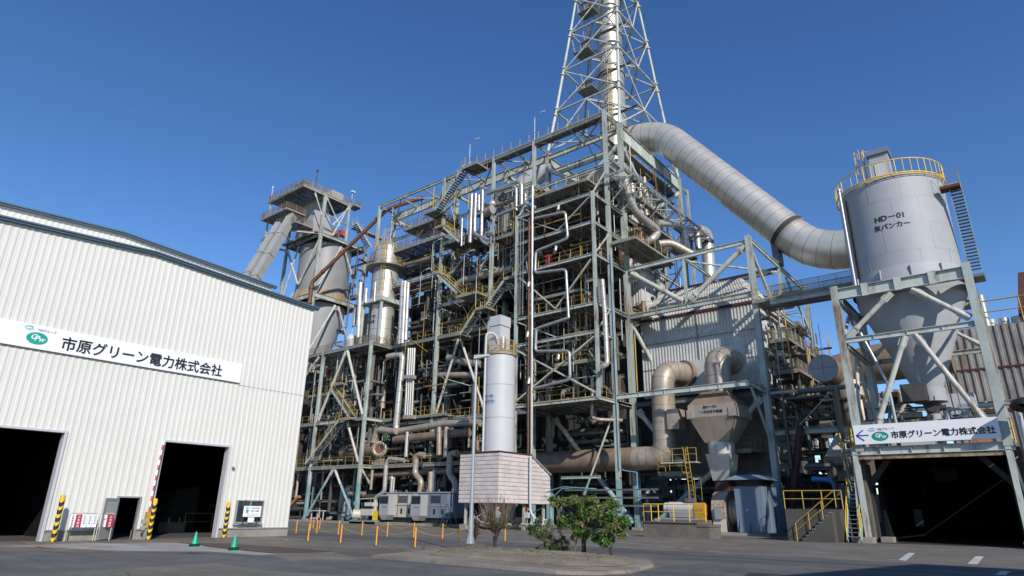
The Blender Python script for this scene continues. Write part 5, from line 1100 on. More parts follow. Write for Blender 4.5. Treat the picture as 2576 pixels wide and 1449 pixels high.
# tall pipes at the left edge of the platform tower
pipe([V((52.9,39.9,2.3)),V((52.9,39.9,37.6)),V((54.8,40.0,37.7))], .15, 'alu', 'tall slender silver pipe running the full height of the platform tower', bend=.3)
pipe([V((52.9,40.35,6.4)),V((52.9,40.35,33.5))], .11, 'rustpipe', 'tall rust-brown pipe beside the slender silver pipe', bend=.3)
sp = [('c7',540,575),]
pts = ats('c5', [(1255,660),(1490,608),(1510,815),(1262,915),(1255,1085),(1495,1055),(1515,1420)], X=52.7)+ats('c6', [(765,60),(590,118),(585,240),(768,238),(772,392),(582,440)], X=52.7)
pipe(pts, .16, 'alu_grey', 'silver serpentine pipe zig-zagging down the face of the platform tower', bend=.45, seams=2.5)
ladder((52.9,41.4,22),(52.9,41.4,33.6),(-1,0,0),'narrow grey ladder on the left of the platform tower',False,'galv',.4,'ladder')
for k, (x, y, z) in enumerate((('c7',430,870),('c7',360,690),('c7',235,745))): pass
for k in range(6):
    z = (33.4,28.6,25.2,19.5,16.5,14.4)[k]; y = (36.2,36.6,40.3,40.4,36.4,40.2)[k]
    pipe([V((53.9,y+1.0,z+.1)),V((52.9,y,z+.55)),V((52.7,y,z-.2))], .16, 'alu', ('highest','second','third','fourth','fifth','lowest')[k]+' stub bend feeding the serpentine silver pipe', bend=.3)
pipe([at('c6',962,55,X=57.5),at('c6',975,300,X=57.5),at('c6',945,330,X=57.5),at('c6',945,440,X=57.5)], .25, 'alu', 'silver offset pipe between the platform tower and the boiler column', bend=.4, seams=1)
pipe([at('c6',890,380,X=55),at('c6',890,600,X=55),at('c6',930,608,X=55),at('c6',1050,612,X=57)], .17, 'alu_dull', 'grey pipe turning right beneath the platform tower', bend=.4)
pipe([V((56.1,31.72,28)),V((56.1,31.72,5.6)),V((56.0,31.1,5.4)),V((56.0,29.8,5.2)),V((56.0,29.8,2.6))], .05, 'blue_pale', 'thin bright blue pipe running down the front corner column')
# top piping cluster
tp = [([(765,475),(755,740),(750,850)],.30,'first silver riser from the left, thick-collared, under the roof edge'),([(795,470),(785,780),(830,800),(900,830)],.28,'second silver riser from the left with a bend at its foot'),([(885,440),(850,420),(838,820),(860,845),(900,865)],.27,'third silver riser from the left with hooked top'),
 ([(690,660),(683,875)],.16,'short slim silver riser left of the thick-collared riser'),([(900,465),(1130,370),(1150,395),(1150,560)],.30,'upper sloping silver header under the roof ending in a drop'),([(880,470),(1090,405),(1110,430),(1110,600)],.24,'lower sloping silver header running parallel under the roof'),
 ([(1205,465),(1180,450),(1182,545),(1060,600),(960,640)],.24,'silver elbowed pipe right of the headers'),([(1210,570),(1165,570),(1160,650)],.25,'short hooked silver pipe beside the tall slender pipe'),([(820,480),(820,600)],.18,'short stub riser behind the second riser')]
for pts, r, lb in tp: pipe([at('c5',x,y,X=54.9) for x, y in pts], r*.9, 'alu_grey', lb, bend=.5, seams=1.3)
pipe([at('c5',860,575,X=56),at('c5',1030,530,X=56),at('c5',1100,505,X=56)], .36, 'alu_dull', 'grey flanged header pipe behind the silver risers', flange=1)
t = thing('steam_drum', 'short horizontal drum with a flat disc end under the roof edge', 'drum', tuple(at('c5',930,590,X=55.3))); q = at('c5',925,590,X=55.0); MB().cyl(q, q+V((.3,1.6,0)), .55, n=24).build('shell', M['alu_dull'], t); MB().cyl(q-V((.0,.04,0)), q, .58, n=24).build('end_disc', M['silo'], t)
q = at('c5',925,550,X=55.5); t = thing('insulated_valve', 'bulbous silver insulated valve in the header pipe under the roof', 'valve', tuple(q)); MB().lathe(q+V((0,0,-.5)), [(0,0),(.4,.15),(.55,.5),(.4,.85),(0,1)], 20).build('body', M['alu'], t)
q = at('c5',1005,500,X=55.5); t = thing('hand_wheel_valve', 'dark valve with a spoked hand wheel on the header pipe', 'valve', tuple(q)); mb = MB(); P = [q+V((0,.55*math.cos(6.2832*k/16),.55*math.sin(6.2832*k/16)+.1)) for k in range(17)]; mb.tube(P,.06,n=5,bend=.001,seg=1)
for k in range(3): mb.cyl(P[k*3],P[k*3+8],.04,n=4)
mb.cyl(q+V((.6,0,-.8)),q+V((.6,0,.2)),.2,n=8); mb.build('wheel', M['stripe_blk'], t)
pipe([at('c5',640,1190,X=58),at('c5',700,1140,X=58),at('c5',1090,1050,X=58)], .48, 'alu_dull', 'thick dull header crossing behind the middle stair landing', bend=1.2, seams=2)
pipe([at('c5',215,1028,X=57.5),at('c5',480,962,X=57.5)], .30, 'alu_brown', 'horizontal brownish pipe between the absorber column and the frame', seams=0, flange=1)
for k in range(4): y_ = 49.2-k*.55; pipe([V((59,y_,28)),V((59,y_,35.5))], .17, 'alu_dull', ('first','second','third','fourth')[k]+' of four parallel dull risers inside the dark bay, from the left')
# annex pipes (lower left)
pl = [([(690,150),(775,135),(785,160),(743,590),(745,625)],55.2,.40,'alu','thick silver downcomer with hooked top hanging under the annex deck'),
 ([(742,630),(1010,585),(1060,578),(1280,572)],55.2,.42,'alu_dull','long dull header pipe running right from the thick downcomer'),
 ([(735,680),(1210,632)],55.0,.50,'alu_brown','brown-stained header pipe with capped end below the long dull header'),
 ([(500,912),(930,885),(1160,872)],55.8,.40,'alu_brown','low brown pipe crossing just above the ground machines'),
 ([(795,812),(700,800),(680,830),(668,1015),(612,1050),(608,1170)],53.6,.26,'alu','left S-shaped silver pipe dropping to the left cabinet'),
 ([(922,778),(875,775),(862,900),(905,940),(892,1060)],53.8,.34,'alu_dull','middle S-shaped dull pipe dropping behind the left cabinet'),
 ([(1135,765),(1088,768),(1082,905),(1125,950),(1118,1060)],54.0,.36,'alu_dull','right S-shaped dull pipe dropping behind the right cabinet'),
 ([(965,885),(958,1050)],54.6,.30,'alu_dull','straight dull drop pipe between the two S-shaped pipes'),([(1018,600),(1016,780)],54.4,.30,'alu_dull','left short vertical pipe under the long dull header'),([(1065,600),(1060,790)],54.4,.30,'alu_dull','right short vertical pipe under the long dull header'),
 ([(815,630),(805,790)],54.6,.22,'alu','short silver drop pipe with collar in the middle of the annex'),([(700,930),(718,915),(705,1060)],54.2,.18,'alu','left of two thin silver pipes behind the left cabinet'),([(730,920),(720,1060)],54.2,.14,'alu','right of two thin silver pipes behind the left cabinet'),
 ([(500,130),(470,520)],57.5,.32,'alu_dull','tall dull pipe inside the annex behind the left brace'),([(640,175),(648,250),(640,480)],58,.30,'pipe_dk','dark pipe in the shadow behind the annex brace'),([(665,300),(655,480)],58,.34,'alu_dull','shaded dull riser beside the dark pipe'),
 ([(985,268),(1235,265)],57,.36,'alu_dull','straight horizontal pipe left of the slim white silo'),([(1075,155),(1180,185),(1290,200)],57.5,.45,'alu_dull','drooping dark pipe above the straight horizontal pipe'),
 ([(600,700),(620,615),(700,625),(745,625)],54.6,.42,'alu_dull','thick elbow pipe leaving the flanged vessel'),([(512,370),(490,540)],57,.10,'alu','thin pale pipe inside the annex bay'),([(500,1150),(508,1060),(600,1055)],54,.07,'beige','thin cream pipe arching over the pump')]
for pts, X_, r, mt, lb in pl: pipe([at('c4',x,y,X=X_) for x, y in pts], r, mt, lb, bend=r*1.8, seams=1.4 if r > .25 else 0)
pb = thing('pipe_bundle', 'bundle of four silver pipes clamped together hanging under the annex deck', 'pipes', tuple(at('c4',830,400,X=55)))
for k in range(4):
    a = at('c4',822+k*13,95,X=55); b = at('c4',800+k*14,535,X=55); MB().tube([a,b],.15,10).build('pipe_run', M['alu'], pb)
for y in (280,535): a = at('c4',795,y,X=54.8); b = at('c4',862,y,X=54.8); MB().ob(a,b,.5,.45).build('clamp', M['alu_dull'], pb)
q = at('c4',635,740,X=55); t = thing('flanged_vessel', 'big brown horizontal vessel with a rusty bolted flange facing the road', 'vessel', tuple(q))
MB().cyl(q+V((.6,.4,0)), q+V((1.2,8.5,0)), 1.1, n=32).build('shell', M['alu_brown'], t); MB().cyl(q+V((0,0,0)), q+V((.7,.5,0)), .95, n=28).build('nozzle', M['alu_dull'], t)
MB().lathe(q+V((-.02,-.02,0)), [(1.02,0),(1.02,.12),(.55,.14),(.55,0)], 28, axis=(-.8,-.6,0)).build('flange_ring', M['alu_dull'], t); MB().lathe(q, [(.0,.03),(.54,.03)], 20, axis=(-.8,-.6,0)).build('rusty_face', M['rustpipe'], t)
mb = MB()
for k in range(12): a = 6.2832*k/12; p = q+V((-.16,-.12,0))+V((.6,-.8,0))*.78*math.cos(a)+V((0,0,.78*math.sin(a))); mb.cyl(p,p+V((-.1,-.075,0)),.06,n=6)
mb.build('bolts', M['rustpipe'], t); MB().box(q.x+.1,q.x+.9,q.y-.1,q.y+.9,6.9,q.z-.8).build('support', M['alu_dull'], t)
q = at('c4',672,665,X=54.4); mb = MB(); P = [q+V((0,.45*math.cos(6.2832*k/16),.45*math.sin(6.2832*k/16))) for k in range(17)]; mb.tube(P,.045,n=5,bend=.001,seg=1)
for k in range(4): mb.cyl(P[k*2],P[k*2+8],.03,n=4)
tag(mb.build('gate_valve', mat('wheel_green', (.12,.25,.12), .5)), 'green spoked hand wheel above the rusty flanged vessel', 'valve')
q = at('c4',925,998,X=53.4); mb = MB(); P = [q+V((0,.45*math.cos(6.2832*k/16),.45*math.sin(6.2832*k/16))) for k in range(17)]; mb.tube(P,.045,n=5,bend=.001,seg=1)
for k in range(4): mb.cyl(P[k*2],P[k*2+8],.03,n=4)
tag(mb.build('gate_valve', M['rustpipe']), 'rusty spoked hand wheel above the right cabinet', 'valve')
# absorber column on the annex
AC = V((56.6,69.6,0))
t = thing('absorber_column', 'steel column vessel with yellow caged ladder standing on the annex deck', 'vessel', tuple(AC))
MB().lathe(AC+V((0,0,0)), [(1.65,23.0),(1.65,29.2)], 40).build('lower_shell', M['alu'], t); MB().lathe(AC, [(1.85,30),(1.85,38.2),(1.4,38.9),(0,39.2)], 40).build('upper_shell', M['alu'], t)
mb = MB().rings([AC+V((0,0,23.3)),AC+V((0,0,29))],1.665,1.5,.04,36); mb.rings([AC+V((0,0,30.4)),AC+V((0,0,38))],1.865,1.6,.04,36); mb.build('seam_bands', M['seam'], t)
MB().lathe(AC, [(1.85,34.9),(2.9,34.9),(2.9,35.05),(1.85,35.05)],32).build('ring_deck', M['joist'], t); mb = MB()
for z, R0 in ((35.05,2.85),(38.0,2.1)):
    for k in range(16): a = 6.2832*k/16; p = AC+V((R0*math.cos(a),R0*math.sin(a),z)); mb.cyl(p,p+V((0,0,1.1)),.03,n=4)
    for h in (.55,1.1): mb.tube([AC+V((R0*math.cos(6.2832*k/24),R0*math.sin(6.2832*k/24),z+h)) for k in range(25)],.03,n=4,bend=.001,seg=1)
mb.build('ring_railing', M['yellow'], t); mb = MB(); mb.add([AC+V((2.86*math.cos(6.2832*k/24),2.86*math.sin(6.2832*k/24),z)) for z in (35.1,36.1) for k in range(25)], [(k,k+1,26+k,25+k) for k in range(24)]); mb.build('mesh_screen', M['mesh'], t)
for x0, y0 in ((-2.0,-2.0),(-2.0,2.0),(2.0,-2.0),(2,2)): MB().ib(AC+V((x0,y0,23)),AC+V((x0,y0,29.8)),.3,.3,.03).build('support_leg', M['steel_hi'], t)
MB().box(AC.x-2.3,AC.x+2.3,AC.y-2.3,AC.y+2.3,29.3,29.9).build('support_table', M['steel_hi'], t)
text('SY－04', .55, M['ink'], t, (AC.x-1.7,AC.y+1.25,27.2), (0.0,-1,0), (0,0,1), depth=.004, bold=.01); text('吸収塔', .5, M['ink'], t, (AC.x-1.7,AC.y+1.1,26.4), (0,-1,0), (0,0,1), depth=.004, bold=.01)
ladder((AC.x-1.6,AC.y-1.3,30),(AC.x-1.6,AC.y-1.3,40.5),(-.78,-.62,0),'yellow caged ladder up the sunlit side of the absorber column')
for k, (x, y0, y1) in enumerate(((975,955,1380),(1020,1000,1110),(1090,950,1100),(1302,945,1430),(1322,945,1425),(1345,955,1400))):
    a = at('c3',x+3,y0,X=54.3); b = at('c3',x-(y1-y0)*.04,y1,X=54.3); pipe([a,b], (.36,.25,.17,.30,.34,.26)[k], 'alu', ('thick silver riser left of the absorber column','short dull riser between thick riser and absorber column','thin silver riser touching the absorber column','left','middle','right')[k]+('' if k < 3 else ' of three parallel silver risers right of the absorber column'), seams=1.5)
pipe([at('c3',940,1150,X=55),at('c3',925,1290,X=55)], .25, 'alu_dull', 'dull drop pipe behind the white drum on the annex deck')
q = at('c3',910,1350,X=55); t = thing('white_drum', 'small white upright drum on the annex deck', 'drum', tuple(q)); MB().lathe((q.x,q.y,23), [(.7,0),(.7,2.0),(.4,2.4),(0,2.5)], 24).build('shell', M['white'], t); MB().cyl((q.x,q.y,25.4),(q.x,q.y,27),.1,n=8).build('nozzle', M['galv'], t)
# ground machines
t = thing('drag_conveyor_drive', 'grey machine housing with hopper-bottomed cabinet, the left and paler of the two', 'machine', (50,55,0), 'machine cabinets at the foot of the boiler frame')
def machine(t, y0, col2):
    MB().box(49.2,50.8,y0-1.5,y0,1.0,3.1).hexa([(49.35,y0-1.0,.5),(50.6,y0-1.0,.5),(50.6,y0-.4,.5),(49.35,y0-.4,.5)],[(49.2,y0-1.5,1.0),(50.8,y0-1.5,1.0),(50.8,y0,1.0),(49.2,y0,1.0)]).build('cabinet', M['silo'], t)
    MB().box(49.15,49.2,y0-1.4,y0-.1,2.2,2.95).build('window', M['stripe_blk'], t)
    MB().box(50.2,53.4,y0-4.4,y0+.1,.8,3.3).build('housing', M[col2], t); MB().box(50.1,53.5,y0-4.5,y0+.2,3.3,3.4).box(50.15,50.2,y0-4.4,y0,2.0,2.08).build('rim', M['galv'], t)
    MB().box(50.4,53,y0-4.2,y0-.5,.2,.8).build('undercarriage', M['stripe_blk'], t); mb = MB()
    for q in (1.2,2.6,3.8): mb.box(50.12,50.2,y0-q-.1,y0-q+.1,1.2,1.7)
    mb.build('latches', M['stripe_blk'], t)
    mb = MB()
    for q in range(7): mb.box(50.16,50.2,y0-3.4,y0-2.0,2.3+q*.11,2.35+q*.11)
    mb.build('louvre', M['stripe_blk'], t, kind='stuff')
    MB().box(50.15,50.2,y0-1.95,y0-1.9,.85,3.25).box(50.15,50.2,y0-3.5,y0-3.45,.85,3.25).build('panel_joints', M['seam'], t)
    MB().box(49.14,49.2,y0-1.3,y0-.6,1.85,1.95).build('name_plate', M['ink_grey'], t); MB().tube([(49.6,y0+.1,.9),(49.5,y0+.35,.5),(49.4,y0+.5,.25)],.07,8).build('hose', M['rubber'], t)
    mb = MB()
    for q in (.4,2.2,4.2): mb.tube([(51,y0-q,3.4),(51,y0-q,3.65),(51,y0-q-.2,3.65),(51,y0-q-.2,3.4)],.03,n=5,bend=.05)
    mb.build('lifting_eye', M['galv'], t); MB().box(49.6,54,y0-4.6,y0+.2,-.05,.25).build('base', M['concrete'], t)
machine(t, 58.3, 'beige'); 
t = thing('drag_conveyor_drive', 'blue-grey machine housing with hopper-bottomed cabinet, the right and darker of the two', 'machine', (50,50,0), 'machine cabinets at the foot of the boiler frame'); machine(t, 53.2, 'bluegrey')
t = thing('pump_set', 'cream motor pump with round grey end and yellow coupling guard left of the cabinets', 'pump', (49,61,0)); yy = 62.6
MB().cyl((49.2,yy,1.0),(50.3,yy-.9,1.0),.52,n=24).cyl((49.1,yy+.08,1.0),(49.2,yy,1.0),.56,n=24).build('motor', M['beige'], t); MB().box(49.4,50.6,yy-2.9,yy-.9,.9,1.6).box(49.6,50.4,yy-2.6,yy-1.2,1.9,2.3).build('gearbox', M['beige'], t); MB().box(49.5,50.2,yy-3.7,yy-2.9,.4,1.4).build('guard', M['yellow_new'], t); MB().box(49,51,yy-4,yy+.5,-.05,.4).build('base', M['bluegrey'], t)
t = thing('white_bench', 'white steel table frame inside the annex ground floor', 'table', (50,71,0)); mb = MB(); mb.box(50,50.6,69.8,72.4,1.25,1.35)
for y in (69.9,71.1,72.3): mb.box(50.2,50.3,y-.05,y+.05,0,1.25)
mb.build('frame', M['white'], t)
t = thing('control_cabinet', 'tall shaded grey control cabinet inside the annex ground floor', 'cabinet', (56,73.5,0)); MB().box(56,57.2,72.6,74.6,0,4.2).build('box', M['cabinet'], t); MB().box(55.96,56,73.2,74,2.5,3.6).build('window', M['stripe_blk'], t)
t = thing('platform_ladder', 'small folding A-frame step ladder standing right of the darker cabinet', 'step ladder', (48.5,47.4,0)); mb = MB()
for y in (46.9,47.7):
    mb.ob((48.2,y,0),(48.9,y-.1,2.3),.05,.05); mb.ob((49.8,y,0),(49.0,y-.1,2.3),.05,.05)
for k in range(6): mb.box(48.3+k*.1,48.4+k*.1,46.9,47.7,.35*k+.2,.35*k+.24)
mb.build('frame', M['galv'], t)
t = thing('orange_chute', 'rust-orange slanting steel chute at the left foot of the annex', 'chute', (50,80,0)); MB().ob((51,80.5,.2),(51,76.5,3.0),.5,.35).build('channel', mat('chute_orange', (.42,.2,.08), .6, rust=.5), t)
for x, y, lb in ((52.5,75,'left kerb'),(50,57,'right kerb')): pass
MB0 = MB(); MB0.box(49.0,49.6,44,84,-.05,.22); tag(MB0.build('plant_kerb', M['concrete']), 'long low concrete kerb at the foot of the annex and boiler frame', 'kerb')
# street lights on the structure
def slamp(p, h, arm, lab, r=.045):
    p = V(p); a = V(arm); t = thing('platform_lamp', lab, 'lamp', tuple(p), 'small lamps on the plant decks'); e = p+V((0,0,h)); MB().tube([p,e,e+a+V((0,0,.15))], r, 6, bend=.4).build('pole', M['galv'], t); q = e+a+V((0,0,.15)); MB().ob(q-a.normalized()*.1, q+a.normalized()*.55, .18, .10).build('lamp_head', M['lamp'], t)
for c, x, y, X_, h, lab in (('c5',745,240,XA,3.4,'lamp at the top stair landing on the roof edge'),('c7',190,235,XA,3.7,'tallest lamp on the roof edge left of the chimney tower'),('c5',697,1180,54,4.2,'lamp on the middle stair landing'),('c5',793,1340,54,4.2,'lamp on the lower stair landing'),('c5',1063,1075,54.5,2.6,'lamp beside the upward stair near the platform tower'),('c5',355,1330,54.5,4.6,'lamp at the left end of the middle deck'),('c5',450,1075,54.6,4.2,'lamp on the left stair landing'),('c4',390,530,XO-1,4.4,'lamp on the annex stair landing'),('c7',1035,560,72,2.8,'lamp under the big top girder on the right face')):
    slamp(at(c,x,y,X=X_), h, (0,-1.1,0), lab)
# ================================================================== STAIRS
stair('stair_flight', at('c5',478,595,X=54.2), at('c5',712,238,X=54.2), (1,0,0), 'topmost long stair flight climbing right to the roof landing', 1.1)
stair('stair_flight', at('c5',665,840,X=54.4), at('c5',530,715,X=54.4), (1,0,0), 'short upper stair flight descending right from the small landing', 1.0)
stair('stair_flight', at('c5',610,1085,X=58), at('c5',755,890,X=58), (1,0,0), 'shaded inner stair flight behind the main stairs', 1.0)
stair('stair_flight', at('c5',650,1240,X=54.2), at('c5',470,1075,X=54.2), (1,0,0), 'middle stair flight descending right to the wide landing', 1.1)
stair('stair_flight', at('c5',860,1352,X=54.2), at('c5',1010,1145,X=54.2), (1,0,0), 'lower stair flight climbing right towards the platform tower', 1.1)
stair('stair_flight', at('c5',1080,1105,X=54.6), at('c5',1222,905,X=54.6), (1,0,0), 'upper right stair flight reaching the platform tower column', 1.1)
stair('stair_flight', at('c6',178,150,X=54.2), at('c6',262,20,X=54.2), (1,0,0), 'lowest front stair flight left of the slim white silo', 1.1)
stair('stair_flight', at('c5',345,615 if 0 else 800,X=57.5), at('c5',395,740,X=57.5), (1,0,0), 'short stair flight under the upper left decks', 1.0)
stair('stair_flight', at('c4',160,835,X=52.3), at('c4',372,560,X=52.3), (1,0,0), 'lower annex stair flight climbing right beside the warehouse corner', 1.1)
stair('stair_flight', at('c4',440,535,X=52.6), at('c4',325,355,X=52.6), (1,0,0), 'upper annex stair flight climbing left to the small deck', 1.1)
stair('stair_flight', at('c3',1030,690,Y=83.0), at('c3',915,495,Y=83.0), (0,-1,0), 'stair flight descending right from the silo tower', 1.1)
stair('stair_flight', (57.2,9.8,15.4),(57.2,13.8,19.8), (1,0,0), 'short stair below the footbridge', .8) if 0 else None
t = thing('yellow_access_ladder', 'yellow framed access platform and ladder right of the vertical air duct', 'access ladder', (55.5,25.2,1)); MB().rail([(56,25.0,6.0),(56,27.2,6.0)],1.2,.03,.9,False).rail([(56,23.8,6.0),(56,24.8,6.0)],1.2,.03,.9,False).build('handrail', M['yellow'], t); MB().ob((55.7,24.9,7.3),(55.7,24.5,2.6),.05,.06,(1,0,0)).ob((55.7,24.5,7.3),(55.7,24.1,2.6),.05,.06,(1,0,0)).build('stile', M['yellow'], t)
mb = MB()
for k in range(12): z = 2.8+k*.38; y = 24.4+(z-2.6)*.125; mb.cyl((55.7,y,z),(55.7,y-.45,z),.025,n=4)
mb.build('rungs', M['yellow'], t); MB().rail([(55.6,24.6,2.7),(55.6,23.4,2.7)],1.9,.02,.6,False).build('cage', M['yellow'], t); MB().box(55.8,57,23.8,27.2,5.9,6.0).build('deck', M['steel_hi'], t)
F = Frame('stair_landings', 'small grated stair landings with yellow rails on the front of the boiler frame', 'landings', (54,50,20))
for c, x0, x1, y, X0 in (('c5',690,800,245,54.2),('c5',478,540,718,54.2),('c5',460,500,1080,54.1),('c5',650,795,1245,54.1),('c5',795,865,1350,54.0),('c5',1010,1085,1115,54.2),('c5',395,480,600,54.2)):
    a = at(c,x0,y,X=X0); b = at(c,x1,y,X=X0); z = (a.z+b.z)/2; F.floor(X0,56.4,b.y,a.y,z,'WSN',1.0)
    F.angle((X0+.2,a.y,z-.2),(56.3,a.y,z-2),.1)
a = at('c6',130,150,X=54.1); b = at('c6',178,150,X=54.1); F.floor(54.1,56.4,b.y,a.y,a.z,'WSN',1.0); F.done()
# ================================================================== CASINGS AND PIPE TANGLE INSIDE THE FRAME
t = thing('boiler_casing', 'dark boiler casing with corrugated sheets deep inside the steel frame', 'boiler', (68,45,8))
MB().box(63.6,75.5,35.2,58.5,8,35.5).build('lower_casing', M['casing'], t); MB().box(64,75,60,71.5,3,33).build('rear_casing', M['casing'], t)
MB().box(63.1,75,34.2,41.9,36,43.3).build('upper_casing', M['sheet_dk'], t); mb = MB(); mb.corr((63.05,34.2),(63.05,41.9),37.8,43.3,.3,.06,(-1,0)); mb.build('corrugated_side', M['sheet'], t)
mb = MB(); mb.corr((61.6,34.0),(69.5,34.0),24.2,35.2,.32,.06,(0,-1)).corr((63.1,34.1),(75,34.1),36.6,43.2,.3,.06,(0,-1)); mb.build('corrugated_front', M['sheet'], t)
mb = MB(); mb.corr((64.5,32.6),(72,32.6),21.5,29.8,.32,.06,(0,-1)).corr((64.5,32.6),(64.5,34.0),21.5,29.8,.32,.06,(-1,0)); mb.build('corrugated_front', M['sheet'], t)
frus(64,75,35,42,6.5, 63.2,75.5,34.6,43,9.5).build('hopper_bottom', M['casing'], t); MB().box(66,74,15,31,.3,5.0).build('low_backing', M['casing'], t); MB().box(64,79,19.6,31,5.4,13.1).build('bay_backing', M['sheet_dk'], t)  # two backing boxes added to darken the gaps under the filter house
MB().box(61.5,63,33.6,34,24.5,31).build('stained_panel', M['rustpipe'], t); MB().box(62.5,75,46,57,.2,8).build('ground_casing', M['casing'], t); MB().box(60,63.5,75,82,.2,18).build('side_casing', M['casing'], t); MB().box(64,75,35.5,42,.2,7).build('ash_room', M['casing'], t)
MB().box(61,63.5,73.5,80,24,31).build('vent_louvre_box', M['sheet_dk'], t)
q = at('c5',1000,170,X=64); t = thing('roof_vessel', 'big dark-mouthed grey silencer drum lying on the boiler roof', 'vessel', tuple(q)); MB().cyl((62.5,50.5,43.5),(65.2,46.2,48.6),1.45,n=28).build('shell', M['silo'], t); MB().cyl((65.1,46.4,48.4),(65.3,46.1,48.8),1.2,n=24).build('mouth', M['stripe_blk'], t); MB().cyl((63,51.5,38),(63,51.5,44.5),1.9,n=28).build('lower_shell', M['silo'], t)
# S ducts on the right face
pipe([at('c7',740,475,Y=31),at('c7',800,458,Y=31),at('c7',818,590,Y=31),at('c7',870,715,Y=31),at('c7',1035,850,Y=30.4),at('c7',985,905,Y=30.8),at('c7',930,935,Y=32)], .47, 'alu', 'fat silver S-shaped hose duct writhing down the right face of the boiler frame', bend=1.1, seams=.45, n=16)
pipe([at('c7',850,530,Y=31.6),at('c7',855,690,Y=31.6),at('c7',960,820,Y=32),at('c7',955,900,Y=32.5)], .42, 'alu_dull', 'second shaded hose duct behind the fat silver one', bend=1, seams=.5, n=16)
pipe([at('c7',860,890,Y=33),at('c7',865,850,Y=32.6),at('c7',920,830,Y=32.6)], .42, 'alu_brown', 'short brown elbow duct entering the corrugated wall', bend=.8)
pipe([at('c7',915,855,Y=31.5),at('c7',850,1020,Y=31.5)], .27, 'rustpipe', 'rust-orange stub pipe leaning against the corrugated wall')
pipe([at('c7',1030,935,Y=30),at('c7',1110,925,Y=29),at('c7',1190,965,Y=28),at('c7',1270,1010,Y=27)], .48, 'alu_dull', 'dull duct sweeping right over the filter house roof', bend=1.4, seams=.6, n=16)
pipe([at('c7',1060,1010,Y=29.5),at('c7',1070,975,Y=29.5),at('c7',1130,960,Y=29)], .42, 'pipe_dk', 'dark elbow duct below the sweeping duct', bend=.8)
pipe([at('c7',1020,790,Y=31),at('c7',1130,795,Y=30.6),at('c7',1205,820,Y=30),at('c7',1218,960,Y=30)], .45, 'alu', 'left silver downpipe with curved top at the right end of the walkway', bend=1.2, seams=.9, n=16)
pipe([at('c7',1210,850,Y=30.4),at('c7',1290,830,Y=30),at('c7',1303,970,Y=30)], .42, 'alu', 'middle silver downpipe with curved top at the right end of the walkway', bend=1.0, seams=.9, n=16)
pipe([at('c7',1290,840,Y=30.4),at('c7',1360,860,Y=30),at('c7',1378,1200,Y=30)], .85, 'alu', 'thick silver downcomer at the far right end of the walkway', bend=1.6, seams=1.6, n=24)
q = at('c7',1362,935,Y=30); tag(MB().cyl(q, q+V((0,0,.45)), .93, n=24).build('dark_joint', M['stripe_blk']), 'dark rubber joint band around the thick silver downcomer', 'joint band')
pipe([at('r1',30,210,X=59),at('r1',5,230,X=60),at('r1',10,330,X=60)], .62, 'alu_brown', 'brown elbow duct beside the main corner column', bend=1)
pipe([at('r1',15,450,Y=31),at('r1',35,700,Y=31),at('r1',50,1030,Y=31),at('r1',10,1040,Y=31)], .24, 'alu', 'slim silver jogged pipe behind the front corner column', bend=.5, seams=1.4)
t = thing('dark_backing', 'added dark backing block filling the background behind the annex and its pipes', 'building', (70,80,0))  # dark mass added behind the annex to close off sky and deepen gaps
mb = MB(); mb.corr((61.5,66),(61.5,97),.1,24,.5,.08,(-1,0)); mb.build('wall', M['casing'], t); MB().box(61.7,82,66,97,.1,24).build('body', M['casing'], t); MB().box(55,61,92,104,.1,20).build('side_backing', M['casing'], t)
def tangle(name, lab, box, n, mats, rr=(.06,.3), LL=(2,7), seed=1):
    rnd = random.Random(seed); x0,x1,y0,y1,z0,z1 = box; mbs = {m_: MB() for m_ in mats}
    root = thing(name, lab, 'pipework', ((x0+x1)/2,(y0+y1)/2,z0))
    for i in range(n):
        p = V((rnd.uniform(x0,x1),rnd.uniform(y0,y1),rnd.uniform(z0,z1))); P = [p]
        ax = rnd.choice((0,1,1,2,2))
        for k in range(rnd.choice((1,1,2,3))):
            d = V((0,0,0)); d[ax] = rnd.choice((-1,1))*rnd.uniform(*LL)*(1 if ax else .4); q = P[-1]+d
            q = V((min(max(q.x,x0),x1),min(max(q.y,y0),y1),min(max(q.z,z0),z1)))
            if (q-P[-1]).length > .3: P.append(q)
            ax = (ax+rnd.choice((1,2)))%3
        if len(P) < 2: continue
        r = rnd.uniform(*rr); m_ = rnd.choice(mats)
        if rnd.random() < .72: mbs[m_].tube(P, r, 8, bend=r*2, seg=3)
        elif rnd.random() < .6: mbs[m_].ib(P[0], P[1], .2, .35)
        else: mbs[m_].box(p.x,p.x+rnd.uniform(.4,1.2),p.y,p.y+rnd.uniform(.5,1.6),p.z,p.z+rnd.uniform(.5,1.5))
        if rnd.random() < .3: q = P[0]; mbs[m_].cyl(q, q+V((0,0,.25)), r*1.8, n=10)
    for m_, mb in mbs.items(): mb.build('pipework', M[m_], root, kind='stuff')
mx = ['pipe_dk','alu_dull','steel_dk','casing','alu_brown','pipe_dk','steel_dk']  # mostly dark finishes, putting the shade inside the frame into the pipe colours
tangle('annex_pipework', 'tangle of pipes, valves and beams inside the annex beside the warehouse', (54,59,68,84,7.5,22), 90, mx, seed=3)
tangle('ground_pipework', 'shadowed pipes and machine parts at ground level under the annex', (54,62,50,84,.3,6.3), 110, ['pipe_dk','steel_dk','casing','alu_dull','bluegrey'], seed=4)
tangle('middle_pipework', 'dark maze of pipes and ledges behind the slim white silo', (57.5,63,43,66,7,34), 260, ['pipe_dk','casing','steel_dk','pipe_dk','alu_dull','steel_dk'], seed=5)
tangle('upper_pipework', 'pipes, valves and brackets packed under the boiler roof', (60.5,66,43,58,34,43), 80, mx, seed=6)
